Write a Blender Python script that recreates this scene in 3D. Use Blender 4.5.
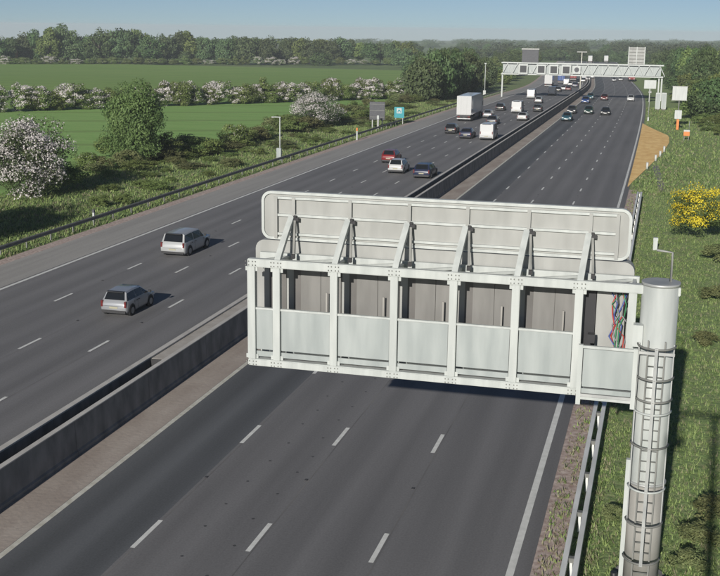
import bpy, bmesh, math, random
import numpy as np
from mathutils import Vector, Matrix

random.seed(7); RNG = np.random.default_rng(7)
S = bpy.context.scene
COL = S.collection
for o in list(bpy.data.objects): bpy.data.objects.remove(o)

# ------------------------------------------------------------------ camera
F_PX, CAM_H = 1116.94, 15.15           # focal length in pixels of a 720 px wide picture, camera height
PITCH, YAW, ROLL = 0.2288, 0.26038, 0.01262
fw = Vector((-math.sin(YAW)*math.cos(PITCH), math.cos(YAW)*math.cos(PITCH), -math.sin(PITCH)))
rt = Vector((math.cos(YAW), math.sin(YAW), 0)); up = rt.cross(fw)
c_, s_ = math.cos(ROLL), math.sin(ROLL)
rt, up = rt*c_ + up*s_, -rt*s_ + up*c_
cam = bpy.data.cameras.new('camera'); cam_o = bpy.data.objects.new('camera', cam); COL.objects.link(cam_o)
cam.sensor_width = 36; cam.lens = 36*F_PX/720; cam.clip_start = 0.2; cam.clip_end = 12000
m = Matrix((rt, up, -fw)).transposed().to_4x4(); m.translation = (0, 0, CAM_H)
cam_o.matrix_world = m
S.camera = cam_o

# ------------------------------------------------------------------ light
SUN_EL, SUN_DX = math.radians(19.5), 0.05          # light travels along +Y, a little to +X
w = bpy.data.worlds.new('World'); S.world = w; w.use_nodes = True
nt = w.node_tree; bg = nt.nodes['Background']
sky = nt.nodes.new('ShaderNodeTexSky'); sky.sky_type = 'NISHITA'; sky.sun_disc = False
sky.sun_elevation = SUN_EL; sky.sun_rotation = math.pi + math.atan(SUN_DX)
sky.air_density = 0.5; sky.dust_density = 0.25; sky.ozone_density = 1.3
tcw = nt.nodes.new('ShaderNodeTexCoord'); dip = nt.nodes.new('ShaderNodeVectorMath'); dip.operation = 'ADD'; dip.inputs[1].default_value = (0, 0, .022)
nt.links.new(tcw.outputs['Generated'], dip.inputs[0]); nt.links.new(dip.outputs[0], sky.inputs['Vector'])   # the land lies below eye level, so the sky reaches a little lower
nt.links.new(sky.outputs[0], bg.inputs[0]); bg.inputs[1].default_value = 0.052
sun = bpy.data.lights.new('sun', 'SUN'); sun.energy = 4.2; sun.angle = math.radians(0.5); sun.color = (1.0, 0.955, 0.885)
sun_o = bpy.data.objects.new('sun', sun); COL.objects.link(sun_o)
L = Vector((SUN_DX, 1, 0)).normalized()*math.cos(SUN_EL) + Vector((0, 0, -math.sin(SUN_EL)))
sun_o.rotation_euler = L.to_track_quat('-Z', 'Y').to_euler()
S.view_settings.view_transform = 'Standard'; S.view_settings.look = 'None'
S.view_settings.exposure = 0.2; S.view_settings.gamma = 1.0
S.render.engine = 'CYCLES'

# ------------------------------------------------------------------ the lie of the land
def zr(Y):
    if Y <= 0: return 0.0
    if Y <= 350:
        t = Y/100; return 0.009*t*t - 0.069*t**3
    z0 = 0.009*12.25 - 0.069*42.875; s0 = (0.063 - 0.207*12.25)/100
    if Y <= 500:
        u = Y-350; k = s0/300
        return z0 + s0*u - k*u*u
    return z0 + s0*75
def sh(Y):
    t = max(Y, 0)/100
    if t <= 4.4: return 0.204*t*t - 0.14*t**3
    a = 0.204*19.36 - 0.14*85.184; b = 0.408*4.4 - 0.42*19.36
    return a + b*(t-4.4)
def land(x, y):                                     # beyond the fields the country falls away, more so to the left
    k = min(.6, max(0, -x/max(y, 1))); return zr(y) - max(0, y-540)*(.003+.018*k)
def ray(px, py):
    return fw + rt*((px-360)/F_PX) - up*((py-288)/F_PX)
def at(px, py, dz=0.0):
    d = ray(px, py); z = 0.0
    for _ in range(30):
        t = (z + dz - CAM_H)/d.z if d.z < -1e-5 else 3000
        t = min(t, 4000)
        z = .5*z + .5*zr(d.y*t)
    return Vector((d.x*t, d.y*t, z + dz))
def on_road(X, Y, dz=0.0): return Vector((X+sh(Y), Y, zr(Y)+dz))

# ------------------------------------------------------------------ materials
def mat(name, col, rough=0.6, var=0.0, scale=3.0, metal=0.0, col2=None, bump=0.0, stretch=None, coat=0.0, detail=6, spec=None):
    mt = bpy.data.materials.new(name); mt.use_nodes = True
    n = mt.node_tree.nodes; l = mt.node_tree.links; b = n['Principled BSDF']
    b.inputs['Base Color'].default_value = (*col, 1); b.inputs['Roughness'].default_value = rough
    b.inputs['Metallic'].default_value = metal
    if coat: b.inputs['Coat Weight'].default_value = coat
    if spec is not None: b.inputs['Specular IOR Level'].default_value = spec
    if var or col2 or bump:
        tc = n.new('ShaderNodeTexCoord'); mp = n.new('ShaderNodeMapping'); l.new(tc.outputs['Object'], mp.inputs[0])
        if stretch: mp.inputs['Scale'].default_value = stretch
        nz = n.new('ShaderNodeTexNoise'); nz.inputs['Scale'].default_value = scale; nz.inputs['Detail'].default_value = detail
        l.new(mp.outputs[0], nz.inputs['Vector'])
        rp = n.new('ShaderNodeValToRGB'); rp.color_ramp.elements[0].position = .32; rp.color_ramp.elements[1].position = .68
        c2 = col2 if col2 else tuple(min(1, c*(1+var)) for c in col)
        c1 = col if col2 else tuple(c*(1-var) for c in col)
        rp.color_ramp.elements[0].color = (*c1, 1); rp.color_ramp.elements[1].color = (*c2, 1)
        l.new(nz.outputs['Fac'], rp.inputs[0]); l.new(rp.outputs[0], b.inputs['Base Color'])
        if bump:
            bp = n.new('ShaderNodeBump'); bp.inputs['Strength'].default_value = bump; bp.inputs['Distance'].default_value = .05
            nz2 = n.new('ShaderNodeTexNoise'); nz2.inputs['Scale'].default_value = scale*6; nz2.inputs['Detail'].default_value = 4
            l.new(tc.outputs['Object'], nz2.inputs['Vector'])
            l.new(nz2.outputs['Fac'], bp.inputs['Height']); l.new(bp.outputs[0], b.inputs['Normal'])
    return mt

def mat_asphalt(name, base, warm, tracks, amp=.16):
    """worn asphalt: fine grain, long streaks along the road, wheel tracks polished by traffic"""
    mt = bpy.data.materials.new(name); mt.use_nodes = True
    n = mt.node_tree.nodes; l = mt.node_tree.links; b = n['Principled BSDF']; b.inputs['Roughness'].default_value = .78
    tc = n.new('ShaderNodeTexCoord')
    def noise(scale, st, det=5):
        mp = n.new('ShaderNodeMapping'); mp.inputs['Scale'].default_value = st; l.new(tc.outputs['Object'], mp.inputs[0])
        z = n.new('ShaderNodeTexNoise'); z.inputs['Scale'].default_value = scale; z.inputs['Detail'].default_value = det
        l.new(mp.outputs[0], z.inputs['Vector']); return z.outputs['Fac']
    def math_(op, a, c):
        q = n.new('ShaderNodeMath'); q.operation = op
        for i, v in enumerate((a, c)):
            if isinstance(v, (int, float)): q.inputs[i].default_value = v
            else: l.new(v, q.inputs[i])
        return q.outputs[0]
    streak = noise(1.6, (1, .035, 1), 4); grain = noise(16, (1, .8, 1), 9); patch = noise(.12, (1, .4, 1), 3)
    v = math_('MULTIPLY', math_('SUBTRACT', streak, .5), .75)
    v = math_('ADD', v, math_('MULTIPLY', math_('SUBTRACT', grain, .5), 1.1))
    v = math_('ADD', v, math_('MULTIPLY', math_('SUBTRACT', patch, .5), .5))
    sx = n.new('ShaderNodeSeparateXYZ'); l.new(tc.outputs['Object'], sx.inputs[0])
    ph = math_('MULTIPLY', math_('SUBTRACT', sx.outputs[0], tracks), 2*math.pi/1.81)
    v = math_('ADD', v, math_('MULTIPLY', math_('COSINE', ph, 0), amp))
    k = math_('ADD', 1.0, math_('MULTIPLY', v, .55))
    mx = n.new('ShaderNodeMix'); mx.data_type = 'RGBA'; mx.inputs[6].default_value = (*base, 1); mx.inputs[7].default_value = (*warm, 1)
    l.new(patch, mx.inputs[0])
    vm = n.new('ShaderNodeVectorMath'); vm.operation = 'SCALE'; l.new(mx.outputs[2], vm.inputs[0]); l.new(k, vm.inputs['Scale'])
    l.new(vm.outputs[0], b.inputs['Base Color'])
    bp = n.new('ShaderNodeBump'); bp.inputs['Strength'].default_value = .25; bp.inputs['Distance'].default_value = .01
    l.new(grain, bp.inputs['Height']); l.new(bp.outputs[0], b.inputs['Normal'])
    return mt

def mat_leaf(name, dark, light, rough=.6, objvar=.18):
    """leaves: tone of each clump + of each leaf + a shade of its own for each plant"""
    mt = bpy.data.materials.new(name); mt.use_nodes = True
    n = mt.node_tree.nodes; l = mt.node_tree.links; b = n['Principled BSDF']; b.inputs['Roughness'].default_value = rough
    b.inputs['Specular IOR Level'].default_value = .25
    a = n.new('ShaderNodeAttribute'); a.attribute_name = 'tone'
    g = n.new('ShaderNodeNewGeometry'); oi = n.new('ShaderNodeObjectInfo')
    ad = n.new('ShaderNodeMath'); ad.operation = 'MULTIPLY_ADD'; l.new(g.outputs['Random Per Island'], ad.inputs[0]); ad.inputs[1].default_value = .45
    sc = n.new('ShaderNodeMath'); sc.operation = 'MULTIPLY'; sc.inputs[1].default_value = .55; l.new(a.outputs['Fac'], sc.inputs[0]); l.new(sc.outputs[0], ad.inputs[2])
    mx = n.new('ShaderNodeMix'); mx.data_type = 'RGBA'; mx.inputs[6].default_value = (*dark, 1); mx.inputs[7].default_value = (*light, 1)
    l.new(ad.outputs[0], mx.inputs[0])
    hs = n.new('ShaderNodeHueSaturation'); l.new(mx.outputs[2], hs.inputs['Color'])
    mr = n.new('ShaderNodeMapRange'); mr.inputs[3].default_value = 1-objvar*1.3; mr.inputs[4].default_value = 1+objvar*1.3
    l.new(oi.outputs['Random'], mr.inputs[0]); l.new(mr.outputs[0], hs.inputs['Value'])
    m2 = n.new('ShaderNodeMapRange'); m2.inputs[3].default_value = .5-.12*objvar; m2.inputs[4].default_value = .5+.10*objvar
    l.new(oi.outputs['Random'], m2.inputs[0]); l.new(m2.outputs[0], hs.inputs['Hue'])
    l.new(hs.outputs[0], b.inputs['Base Color'])
    tr = n.new('ShaderNodeBsdfTranslucent'); l.new(hs.outputs[0], tr.inputs[0])
    ms = n.new('ShaderNodeMixShader'); ms.inputs[0].default_value = .22
    out = n['Material Output']; l.new(b.outputs[0], ms.inputs[1]); l.new(tr.outputs[0], ms.inputs[2]); l.new(ms.outputs[0], out.inputs[0])
    return mt

def mat_grass(name, cols, scales=(.05, .6, 5), bump=.5, band=None, tram=0):
    """grass: three noises of different size choose between four colours"""
    mt = bpy.data.materials.new(name); mt.use_nodes = True
    n = mt.node_tree.nodes; l = mt.node_tree.links; b = n['Principled BSDF']; b.inputs['Roughness'].default_value = .9
    b.inputs['Specular IOR Level'].default_value = .1
    tc = n.new('ShaderNodeTexCoord'); prev = None
    for i, s in enumerate(scales):
        z = n.new('ShaderNodeTexNoise'); z.inputs['Scale'].default_value = s; z.inputs['Detail'].default_value = 7; z.inputs['Roughness'].default_value = .65
        mp = n.new('ShaderNodeMapping'); mp.inputs['Scale'].default_value = band if (band and i == 1) else (1, 1, 1); l.new(tc.outputs['Object'], mp.inputs[0]); l.new(mp.outputs[0], z.inputs['Vector'])
        r = n.new('ShaderNodeValToRGB'); r.color_ramp.elements[0].position = .40; r.color_ramp.elements[1].position = .62
        l.new(z.outputs['Fac'], r.inputs[0])
        mx = n.new('ShaderNodeMix'); mx.data_type = 'RGBA'
        l.new(r.outputs[0], mx.inputs[0])
        if prev is None: mx.inputs[6].default_value = (*cols[0], 1)
        else: l.new(prev, mx.inputs[6])
        mx.inputs[7].default_value = (*cols[i+1], 1); prev = mx.outputs[2]
    if tram:                                          # wheel tracks of the sprayer, every 20 m, slightly wavering
        mp = n.new('ShaderNodeMapping'); mp.inputs['Rotation'].default_value = (0, 0, tram); l.new(tc.outputs['Object'], mp.inputs[0])
        wv = n.new('ShaderNodeTexWave'); wv.bands_direction = 'X'; wv.inputs['Scale'].default_value = .314/20*1.0; wv.inputs['Distortion'].default_value = .25; wv.inputs['Detail'].default_value = 3
        l.new(mp.outputs[0], wv.inputs['Vector'])
        r = n.new('ShaderNodeValToRGB'); r.color_ramp.elements[0].position = .90; r.color_ramp.elements[1].position = 1.0; r.color_ramp.elements[1].color = (.45, .45, .45, 1)
        l.new(wv.outputs['Fac'], r.inputs[0])
        mx = n.new('ShaderNodeMix'); mx.data_type = 'RGBA'; l.new(r.outputs[0], mx.inputs[0]); l.new(prev, mx.inputs[6]); mx.inputs[7].default_value = (.17, .22, .08, 1); prev = mx.outputs[2]
    l.new(prev, b.inputs['Base Color'])
    bp = n.new('ShaderNodeBump'); bp.inputs['Strength'].default_value = bump; bp.inputs['Distance'].default_value = .15
    l.new(z.outputs['Fac'], bp.inputs['Height']); l.new(bp.outputs[0], b.inputs['Normal'])
    return mt

M = {}
M['asphalt'] = mat_asphalt('asphalt_worn', (0.151, 0.150, 0.153), (0.170, 0.165, 0.163), -12.7)
M['asphalt_left'] = mat_asphalt('asphalt_left', (0.158, 0.157, 0.161), (0.180, 0.175, 0.173), -30.6)
M['asphalt_new'] = mat_asphalt('asphalt_resurfaced', (0.091, 0.095, 0.101), (0.103, 0.108, 0.112), -16.0, .3)
M['shoulder'] = mat_asphalt('asphalt_shoulder', (0.30, 0.292, 0.275), (0.345, 0.33, 0.305), -38.7, .05)
M['strip'] = mat('reserve_paving', (.30, .25, .215), .9, scale=.9, col2=(.41, .36, .315), bump=.3, stretch=(1, .35, 1))
M['gravel'] = mat('gravel', (.30, .215, .185), .95, scale=5, col2=(.56, .47, .42), bump=.3)
M['mark'] = mat('road_paint', (.62, .62, .58), .6, scale=3, col2=(.78, .78, .74))
M['mark_yellow'] = mat('road_paint_aged', (.50, .48, .40), .6, scale=3, col2=(.68, .67, .60))
M['stud'] = mat('stud_hole', (.055, .055, .058), .8)
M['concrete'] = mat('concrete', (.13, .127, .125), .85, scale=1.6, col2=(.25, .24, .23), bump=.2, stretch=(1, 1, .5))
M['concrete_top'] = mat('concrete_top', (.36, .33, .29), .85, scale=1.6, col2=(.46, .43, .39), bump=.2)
M['lit_top'] = mat('lit_top_concrete', (.44, .42, .385), .8, scale=1.2, col2=(.56, .54, .50))  # paler concrete: sunlight on the wall tops put into the colour
M['era'] = mat('orange_surface', (.80, .49, .17), .85, scale=1.1, col2=(.95, .66, .27), stretch=(1, .4, 1))
M['grass'] = mat_grass('verge_grass', ((.25, .36, .13), (.30, .39, .15), (.33, .35, .19), (.17, .25, .10)), (.09, .8, 4.5), .6)
M['verge_left'] = mat_grass('verge_grass_rough', ((.21, .295, .11), (.27, .31, .135), (.29, .30, .17), (.13, .195, .075)), (.07, .5, 2.6), .4)
M['field'] = mat_grass('field_grass', ((.225, .43, .115), (.29, .475, .15), (.20, .375, .10), (.285, .42, .145)), (.02, .35, 2.2), .5, (.10, 1.6, 1), math.radians(62))
M['field_far'] = mat_grass('field_grass_far', ((.205, .35, .085), (.26, .385, .11), (.175, .31, .078), (.245, .345, .105)), (.012, .14, .9), .4, (.10, 1.6, 1), math.radians(75))
M['land'] = mat_grass('far_farmland', ((.14, .20, .09), (.30, .36, .15), (.12, .17, .075), (.18, .24, .10)), (.007, .02, .08), .2)
M['white'] = mat('white_paint', (.40, .425, .41), .5, scale=1.3, col2=(.50, .525, .505), stretch=(3, 3, .4), bump=.05)
M['cream'] = mat('sign_back_paint', (.28, .285, .27), .6, scale=1.1, col2=(.365, .37, .352), stretch=(1.6, 1.6, .5))
M['panel'] = mat('parapet_panel', (.285, .315, .31), .45, scale=1.2, col2=(.375, .405, .395), stretch=(2.2, 2.2, .35))
M['greybeige'] = mat('cabinet_back', (.168, .165, .156), .6, scale=1.6, col2=(.212, .208, .197), stretch=(2, 2, .4))
M['greydark'] = mat('slot_shade', (.115, .11, .104), .7, scale=1, col2=(.15, .143, .135))  # dark grey that paints the shaded slots beside the cabinet doors
M['sleeve'] = mat('column_sleeve', (.27, .262, .24), .7, scale=1.4, col2=(.36, .35, .325), stretch=(2, 2, .4))
M['steel'] = mat('galvanised', (.34, .35, .35), .5, scale=2, col2=(.46, .47, .46), metal=.3)
M['dullsteel'] = mat('dull_galvanised', (.16, .165, .155), .65, scale=2, col2=(.24, .24, .225), metal=.2)
M['rail'] = mat('barrier_steel', (.58, .59, .57), .5, scale=2, col2=(.74, .75, .73), stretch=(1, .3, 1))
M['black'] = mat('black_plastic', (.02, .02, .023), .5)
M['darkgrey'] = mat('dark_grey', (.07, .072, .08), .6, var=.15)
M['screen'] = mat('dark_screen', (.02, .022, .026), .35)
M['cable_red'] = mat('cable_red', (.42, .05, .04), .5); M['cable_blue'] = mat('cable_blue', (.07, .11, .34), .5)
M['cable_green'] = mat('cable_green', (.05, .22, .1), .5); M['cable_grey'] = mat('cable_grey', (.25, .25, .26), .5)
M['glass'] = mat('car_glass', (.012, .014, .017), .12, spec=.35)
M['tyre'] = mat('tyre', (.018, .018, .018), .85); M['rim'] = mat('rim', (.32, .33, .34), .35, metal=.6)
M['taillight'] = mat('tail_light', (.13, .016, .016), .3); M['headlight'] = mat('head_light', (.7, .7, .68), .15)
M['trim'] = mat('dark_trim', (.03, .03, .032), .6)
M['plate_rear'] = mat('yellow_plate', (.36, .34, .24), .5); M['plate_front'] = mat('white_plate', (.7, .7, .68), .5)
M['orange'] = mat('orange_paint', (.62, .20, .04), .5); M['teal'] = mat('teal_sign', (.02, .26, .30), .5, var=.1)
M['bark'] = mat('bark', (.055, .042, .03), .9, var=.3, scale=4)
M['brick'] = mat('brick_red', (.30, .13, .085), .9, var=.2, scale=5); M['rooftile'] = mat('roof_tile', (.22, .10, .07), .9, var=.2, scale=3)
def paint(name, c, metal=.0, rough=.32): 
    M[name] = mat('paint_'+name, c, rough, metal=metal, coat=.4)
for nm, c, mt_ in (('silver', (.36, .37, .385), .35), ('white_car', (.50, .505, .50), 0), ('grey', (.20, .205, .21), .3), ('black_car', (.016, .016, .018), 0),
              ('navy', (.018, .025, .06), 0), ('red', (.20, .018, .02), 0), ('blue', (.03, .07, .22), .1), ('dark_red', (.12, .02, .02), 0),
              ('dark_green', (.02, .05, .04), 0), ('pale_silver', (.42, .43, .43), .2), ('teal_car', (.03, .10, .13), .1), ('charcoal', (.05, .052, .056), .2)):
    paint(nm, c, mt_)
M['leaf'] = mat_leaf('leaf_green', (0.053, 0.093, 0.030), (0.180, 0.247, 0.083))
M['leaf_dark'] = mat_leaf('leaf_dark', (0.042, 0.075, 0.030), (0.128, 0.188, 0.071))
M['leaf_bright'] = mat_leaf('leaf_bright', (0.075, 0.120, 0.033), (0.225, 0.277, 0.090))
M['leaf_far'] = mat_leaf('leaf_far', (.055, .088, .042), (.15, .20, .085), objvar=.28)
M['leaf_olive'] = mat_leaf('leaf_olive', (.095, .12, .048), (.25, .265, .115), objvar=.25)
M['blossom'] = mat_leaf('hawthorn_blossom', (.46, .42, .41), (.78, .74, .72), objvar=.05)
M['gorse'] = mat_leaf('gorse_flower', (.62, .50, .02), (.86, .74, .06), objvar=.05)
M['tuft'] = mat_leaf('grass_blade', (.20, .29, .09), (.36, .44, .17), objvar=0)
M['tuft_dry'] = mat_leaf('dry_stalk', (.24, .23, .13), (.36, .34, .22), objvar=0)
M['tuft_dark'] = mat_leaf('weed_leaf', (.09, .15, .05), (.20, .28, .10), objvar=0)

# ------------------------------------------------------------------ mesh helpers
class MB:
    """collects boxes, tubes and prisms; build() links them as ONE mesh object"""
    def __init__(s): s.v = []; s.f = []; s.m = []; s.sm = []
    def add(s, vs, fs, mi=0, smooth=False):
        o = len(s.v); s.v += [tuple(v) for v in vs]
        for f in fs: s.f.append([i+o for i in f]); s.m.append(mi); s.sm.append(smooth)
        return s
    def box(s, x0, x1, y0, y1, z0, z1, mi=0):
        vs = [(x, y, z) for z in (z0, z1) for y in (y0, y1) for x in (x0, x1)]
        return s.add(vs, [(0, 2, 3, 1), (4, 5, 7, 6), (0, 1, 5, 4), (2, 6, 7, 3), (0, 4, 6, 2), (1, 3, 7, 5)], mi)
    def bar(s, a, b, wx, wy, mi=0):
        """square bar from a to b"""
        a, b = Vector(a), Vector(b); d = (b-a).normalized()
        u = d.cross(Vector((1, 0, 0)) if abs(d.x) < .9 else Vector((0, 0, 1))).normalized(); v = d.cross(u)
        vs = [p + u*(su*wy/2) + v*(sv*wx/2) for p in (a, b) for su, sv in ((-1, -1), (1, -1), (1, 1), (-1, 1))]
        return s.add(vs, [(0, 1, 2, 3), (7, 6, 5, 4), (0, 4, 5, 1), (1, 5, 6, 2), (2, 6, 7, 3), (3, 7, 4, 0)], mi)
    def tube(s, pts, r, n=8, mi=0, closed=False, caps=True):
        pts = [Vector(p) for p in pts]; N = len(pts); rs = r if isinstance(r, (list, tuple)) else [r]*N
        o = len(s.v); rings = []
        for i, p in enumerate(pts):
            a = pts[(i-1) % N] if closed or i > 0 else p; b = pts[(i+1) % N] if closed or i < N-1 else p
            d = (b-a).normalized()
            u = d.cross(Vector((0, 0, 1)) if abs(d.z) < .9 else Vector((0, 1, 0))).normalized(); v = d.cross(u)
            for k in range(n):
                an = 2*math.pi*k/n; s.v.append(tuple(p + u*(math.cos(an)*rs[i]) + v*(math.sin(an)*rs[i])))
        for i in range(N if closed else N-1):
            for k in range(n):
                a0 = o+i*n; b0 = o+((i+1) % N)*n
                s.f.append([a0+k, b0+k, b0+(k+1) % n, a0+(k+1) % n]); s.m.append(mi); s.sm.append(True)
        if caps and not closed:
            s.f.append([o+k for k in range(n)]); s.m.append(mi); s.sm.append(False)
            s.f.append([o+(N-1)*n+k for k in reversed(range(n))]); s.m.append(mi); s.sm.append(False)
        return s
    def prism_y(s, poly, y0, y1, mi=0):
        """outline in (x, z) given thickness along y"""
        n = len(poly); vs = [(x, y0, z) for x, z in poly] + [(x, y1, z) for x, z in poly]
        fs = [list(range(n)), list(range(2*n-1, n-1, -1))] + [(i, n+i, n+(i+1) % n, (i+1) % n) for i in range(n)]
        return s.add(vs, fs, mi)
    def prism_x(s, poly, x0, x1, mi=0):
        n = len(poly); vs = [(x0, y, z) for y, z in poly] + [(x1, y, z) for y, z in poly]
        fs = [list(range(n)), list(range(2*n-1, n-1, -1))] + [(i, n+i, n+(i+1) % n, (i+1) % n) for i in range(n)]
        return s.add(vs, fs, mi)
    def mesh(s, name, mats):
        me = bpy.data.meshes.new(name); me.from_pydata(s.v, [], s.f)
        for mm in (mats if isinstance(mats, (list, tuple)) else [mats]): me.materials.append(mm)
        me.polygons.foreach_set('material_index', s.m); me.polygons.foreach_set('use_smooth', s.sm)
        bm = bmesh.new(); bm.from_mesh(me); bmesh.ops.recalc_face_normals(bm, faces=bm.faces); bm.to_mesh(me); bm.free()
        me.update(); return me
    def build(s, name, mats, parent=None, **kw):
        return link(name, s.mesh(name, mats), parent, **kw)

def link(name, me, parent=None, loc=None, rz=0, scale=None, **props):
    o = bpy.data.objects.new(name, me); COL.objects.link(o)
    if parent: o.parent = parent
    if loc is not None: o.location = loc
    if rz: o.rotation_euler.z = rz
    if scale is not None: o.scale = scale if isinstance(scale, (tuple, list)) else (scale,)*3
    for k, v in props.items(): o[k] = v
    return o
def tag(o, label, cat, group=None):
    o['label'] = label; o['category'] = cat
    if group: o['group'] = group
    return o
def thing(name, label, cat, loc=(0, 0, 0), rz=0, group=None):
    o = bpy.data.objects.new(name, None); COL.objects.link(o); o.location = loc; o.rotation_euler.z = rz
    o.empty_display_size = .3
    return tag(o, label, cat, group)
def copy_tree(o, parent=None):
    c = o.copy(); COL.objects.link(c)
    if parent: c.parent = parent
    for ch in list(o.children): copy_tree(ch, c)
    return c
def bevel(o, wd=.02, seg=2):
    bm = bmesh.new(); bm.from_mesh(o.data)
    bmesh.ops.bevel(bm, geom=[e for e in bm.edges if len(e.link_faces) == 2 and e.calc_face_angle(0) > .6], offset=wd, segments=seg, affect='EDGES', clamp_overlap=True)
    bm.to_mesh(o.data); bm.free(); return o
def rrect(x0, x1, z0, z1, r, n=5):
    pts = []
    for cx, cz, a in ((x1-r, z1-r, 0), (x0+r, z1-r, 90), (x0+r, z0+r, 180), (x1-r, z0+r, 270)):
        for k in range(n+1):
            t = math.radians(a+90*k/n); pts.append((cx+r*math.cos(t), cz+r*math.sin(t)))
    return pts

# ------------------------------------------------------------------ ground, fields, road
def gridsheet(name, xs, ys, fz, material, shift=False, **props):
    vs = [((x+(sh(y) if shift else 0)), y, fz(x, y)) for y in ys for x in xs]
    nx = len(xs); fs = [(j*nx+i, j*nx+i+1, (j+1)*nx+i+1, (j+1)*nx+i) for j in range(len(ys)-1) for i in range(nx-1)]
    me = bpy.data.meshes.new(name); me.from_pydata(vs, [], fs); me.materials.append(material)
    me.polygons.foreach_set('use_smooth', [True]*len(fs))
    return link(name, me, **props)
YS = [-60, -20] + list(range(0, 200, 10)) + list(range(200, 640, 12)) + [660, 700, 760, 840, 950]
far_ys = YS + [1100, 1500, 2200, 3200, 4600]
ground = gridsheet('ground', [-6000, -4000, -3000, -2200, -1600, -1200, -800, -600, -400, -300, -200, -120, -60, 0, 20, 60, 200, 600, 1500, 3000, 6000], far_ys, lambda x, y: land(x, y)-.35, M['land'], kind='structure')
def bank(x, y):                                    # the right-hand verge: a shallow ditch, then rising
    d = x - 2.0
    return zr(y) - .03 + (0 if d < 0 else .012*d*d*min(1, max(0, (y-60)/80)) if d < 14 else (2.35+.05*(d-14))*min(1, max(0, (y-60)/80)))
gridsheet('verge', [-2.9, -1.5, 0, 1.5, 3, 5, 8, 12, 16, 24, 40, 70], [y for y in YS if y < 700], bank, M['grass'], shift=True, kind='structure')
gridsheet('verge', [-60, -57, -54, -50, -46, -43.2, -40.2], [y for y in YS if y < 700], lambda x, y: zr(y)-.03+.05*math.sin(x*.7)*math.sin(y*.13), M['verge_left'], shift=True, kind='structure')
def hedge_pt(t):                                   # the hedge across the fields, from the left edge of the picture to the wood
    pts = [(-260, -10), (-115, 178), (-92, 214), (-61, 264), (-56, 300)]
    for i in range(len(pts)-1):
        a, b = Vector(pts[i]), Vector(pts[i+1]); d = (b-a).length
        if t <= d or i == len(pts)-2: return a + (b-a)*(t/d)
        t -= d
vs = []; fs = []; n_ = 40                          # near field, between the verge and that hedge
for i in range(n_+1):
    h = hedge_pt(i*410/n_)
    for k in range(7):
        x = -57 + (h.x+57)*k/6; y = (-40 + 320*i/n_)*(1-k/6) + h.y*k/6
        vs.append((x, y, zr(y)+.02))
for i in range(n_):
    for k in range(6): a = i*7+k; fs.append((a, a+1, a+8, a+7))
me = bpy.data.meshes.new('field'); me.from_pydata(vs, [], fs); me.materials.append(M['field']); link('field', me, kind='structure')
gridsheet('field', [-900, -600, -400, -250, -150, -100, -70, -57], list(range(-40, 560, 20)), lambda x, y: zr(y)-.07, M['field_far'], kind='structure')

RY = [-40] + list(range(-20, 640, 6)) + list(range(640, 790, 20))
def strip(name, x0, x1, dz, material, y0=-40, y1=765, parent=None, **props):
    ys = [y0] + [y for y in RY if y0 < y < y1] + [y1]
    mb = MB(); vs = []
    for y in ys: vs += [on_road(x0, y, dz), on_road(x1, y, dz)]
    mb.add(vs, [(2*i, 2*i+1, 2*i+3, 2*i+2) for i in range(len(ys)-1)])
    me = bpy.data.meshes.new(name); me.from_pydata(mb.v, [], mb.f); me.materials.append(material)
    return link(name, me, parent, **props)
road_r = strip('road', -14.42, -2.75, .0, M['asphalt'], kind='structure')
strip('lane_surface', -17.9, -14.42, .0, M['asphalt_new'], parent=road_r)
road_l = strip('road', -37.0, -21.0, .0, M['asphalt_left'], kind='structure')
strip('hard_shoulder', -40.5, -37.0, .0, M['shoulder'], kind='structure')
strip('central_reserve', -21.0, -17.9, .0, M['strip'], kind='structure')
strip('gravel_strip', -2.75, -1.95, -.005, M['gravel'], y1=113, kind='structure')
strip('gravel_strip', -41.5, -40.5, -.005, M['gravel'], kind='structure')
# emergency refuge area in orange surfacing
era_r = [(115, -3.0), (122, -2.3), (136, -1.0), (151, .35), (166, 1.25), (178, 1.3), (190, -.9), (203, -3.0)]
mb = MB(); vs = []
for y in range(115, 204, 4):
    for (ya, xa), (yb, xb) in zip(era_r, era_r[1:]):
        if ya <= y <= yb: xr = xa+(xb-xa)*(y-ya)/(yb-ya)
    vs += [(-2.98+sh(y), y, zr(y)+.012), (max(xr, -2.9)+sh(y), y, zr(y)+.012)]
mb.add(vs, [(2*i, 2*i+1, 2*i+3, 2*i+2) for i in range(len(vs)//2-1)])
era = mb.build('refuge_area', M['era'], kind='structure')
# painted lines and dashes, 4 mm proud of the asphalt
strip('edge_line', -3.42, -3.2, .004, M['mark'], parent=road_r)
strip('edge_line', -17.88, -17.68, .004, M['mark_yellow'], parent=road_r)
strip('edge_line', -36.85, -36.62, .004, M['mark'], parent=road_l)
strip('edge_line', -22.5, -22.3, .004, M['mark'], parent=road_l)
studs = {road_r: MB(), road_l: MB()}; far_d = {road_r: MB(), road_l: MB()}
for X, ph, rd in ((-14.35, 27.85, road_r), (-10.98, 28.6, road_r), (-7.3, 28.95, road_r), (-32.28, 54.4, road_l), (-28.98, 45.4, road_l), (-25.6, 46.0, road_l)):
    for k in range(-5, 70):
        y = ph + 9*k
        if y < -20 or y > 600: continue
        q = [on_road(X-.075, y, .004), on_road(X+.075, y, .004), on_road(X+.075, y+2, .004), on_road(X-.075, y+2, .004)]
        if 20 < y < 190:
            me = bpy.data.meshes.new('lane_dash'); me.from_pydata(q, [], [(0, 1, 2, 3)]); me.materials.append(M['mark']); link('lane_dash', me, rd)
        else: far_d[rd].add(q, [(0, 1, 2, 3)])
        if k % 2 == 0 and y < 130:                    # road stud in the gap
            p = on_road(X+.02, y+5.6, .004); studs[rd].box(p.x-.05, p.x+.05, p.y-.07, p.y+.07, p.z, p.z+.018)
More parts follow.
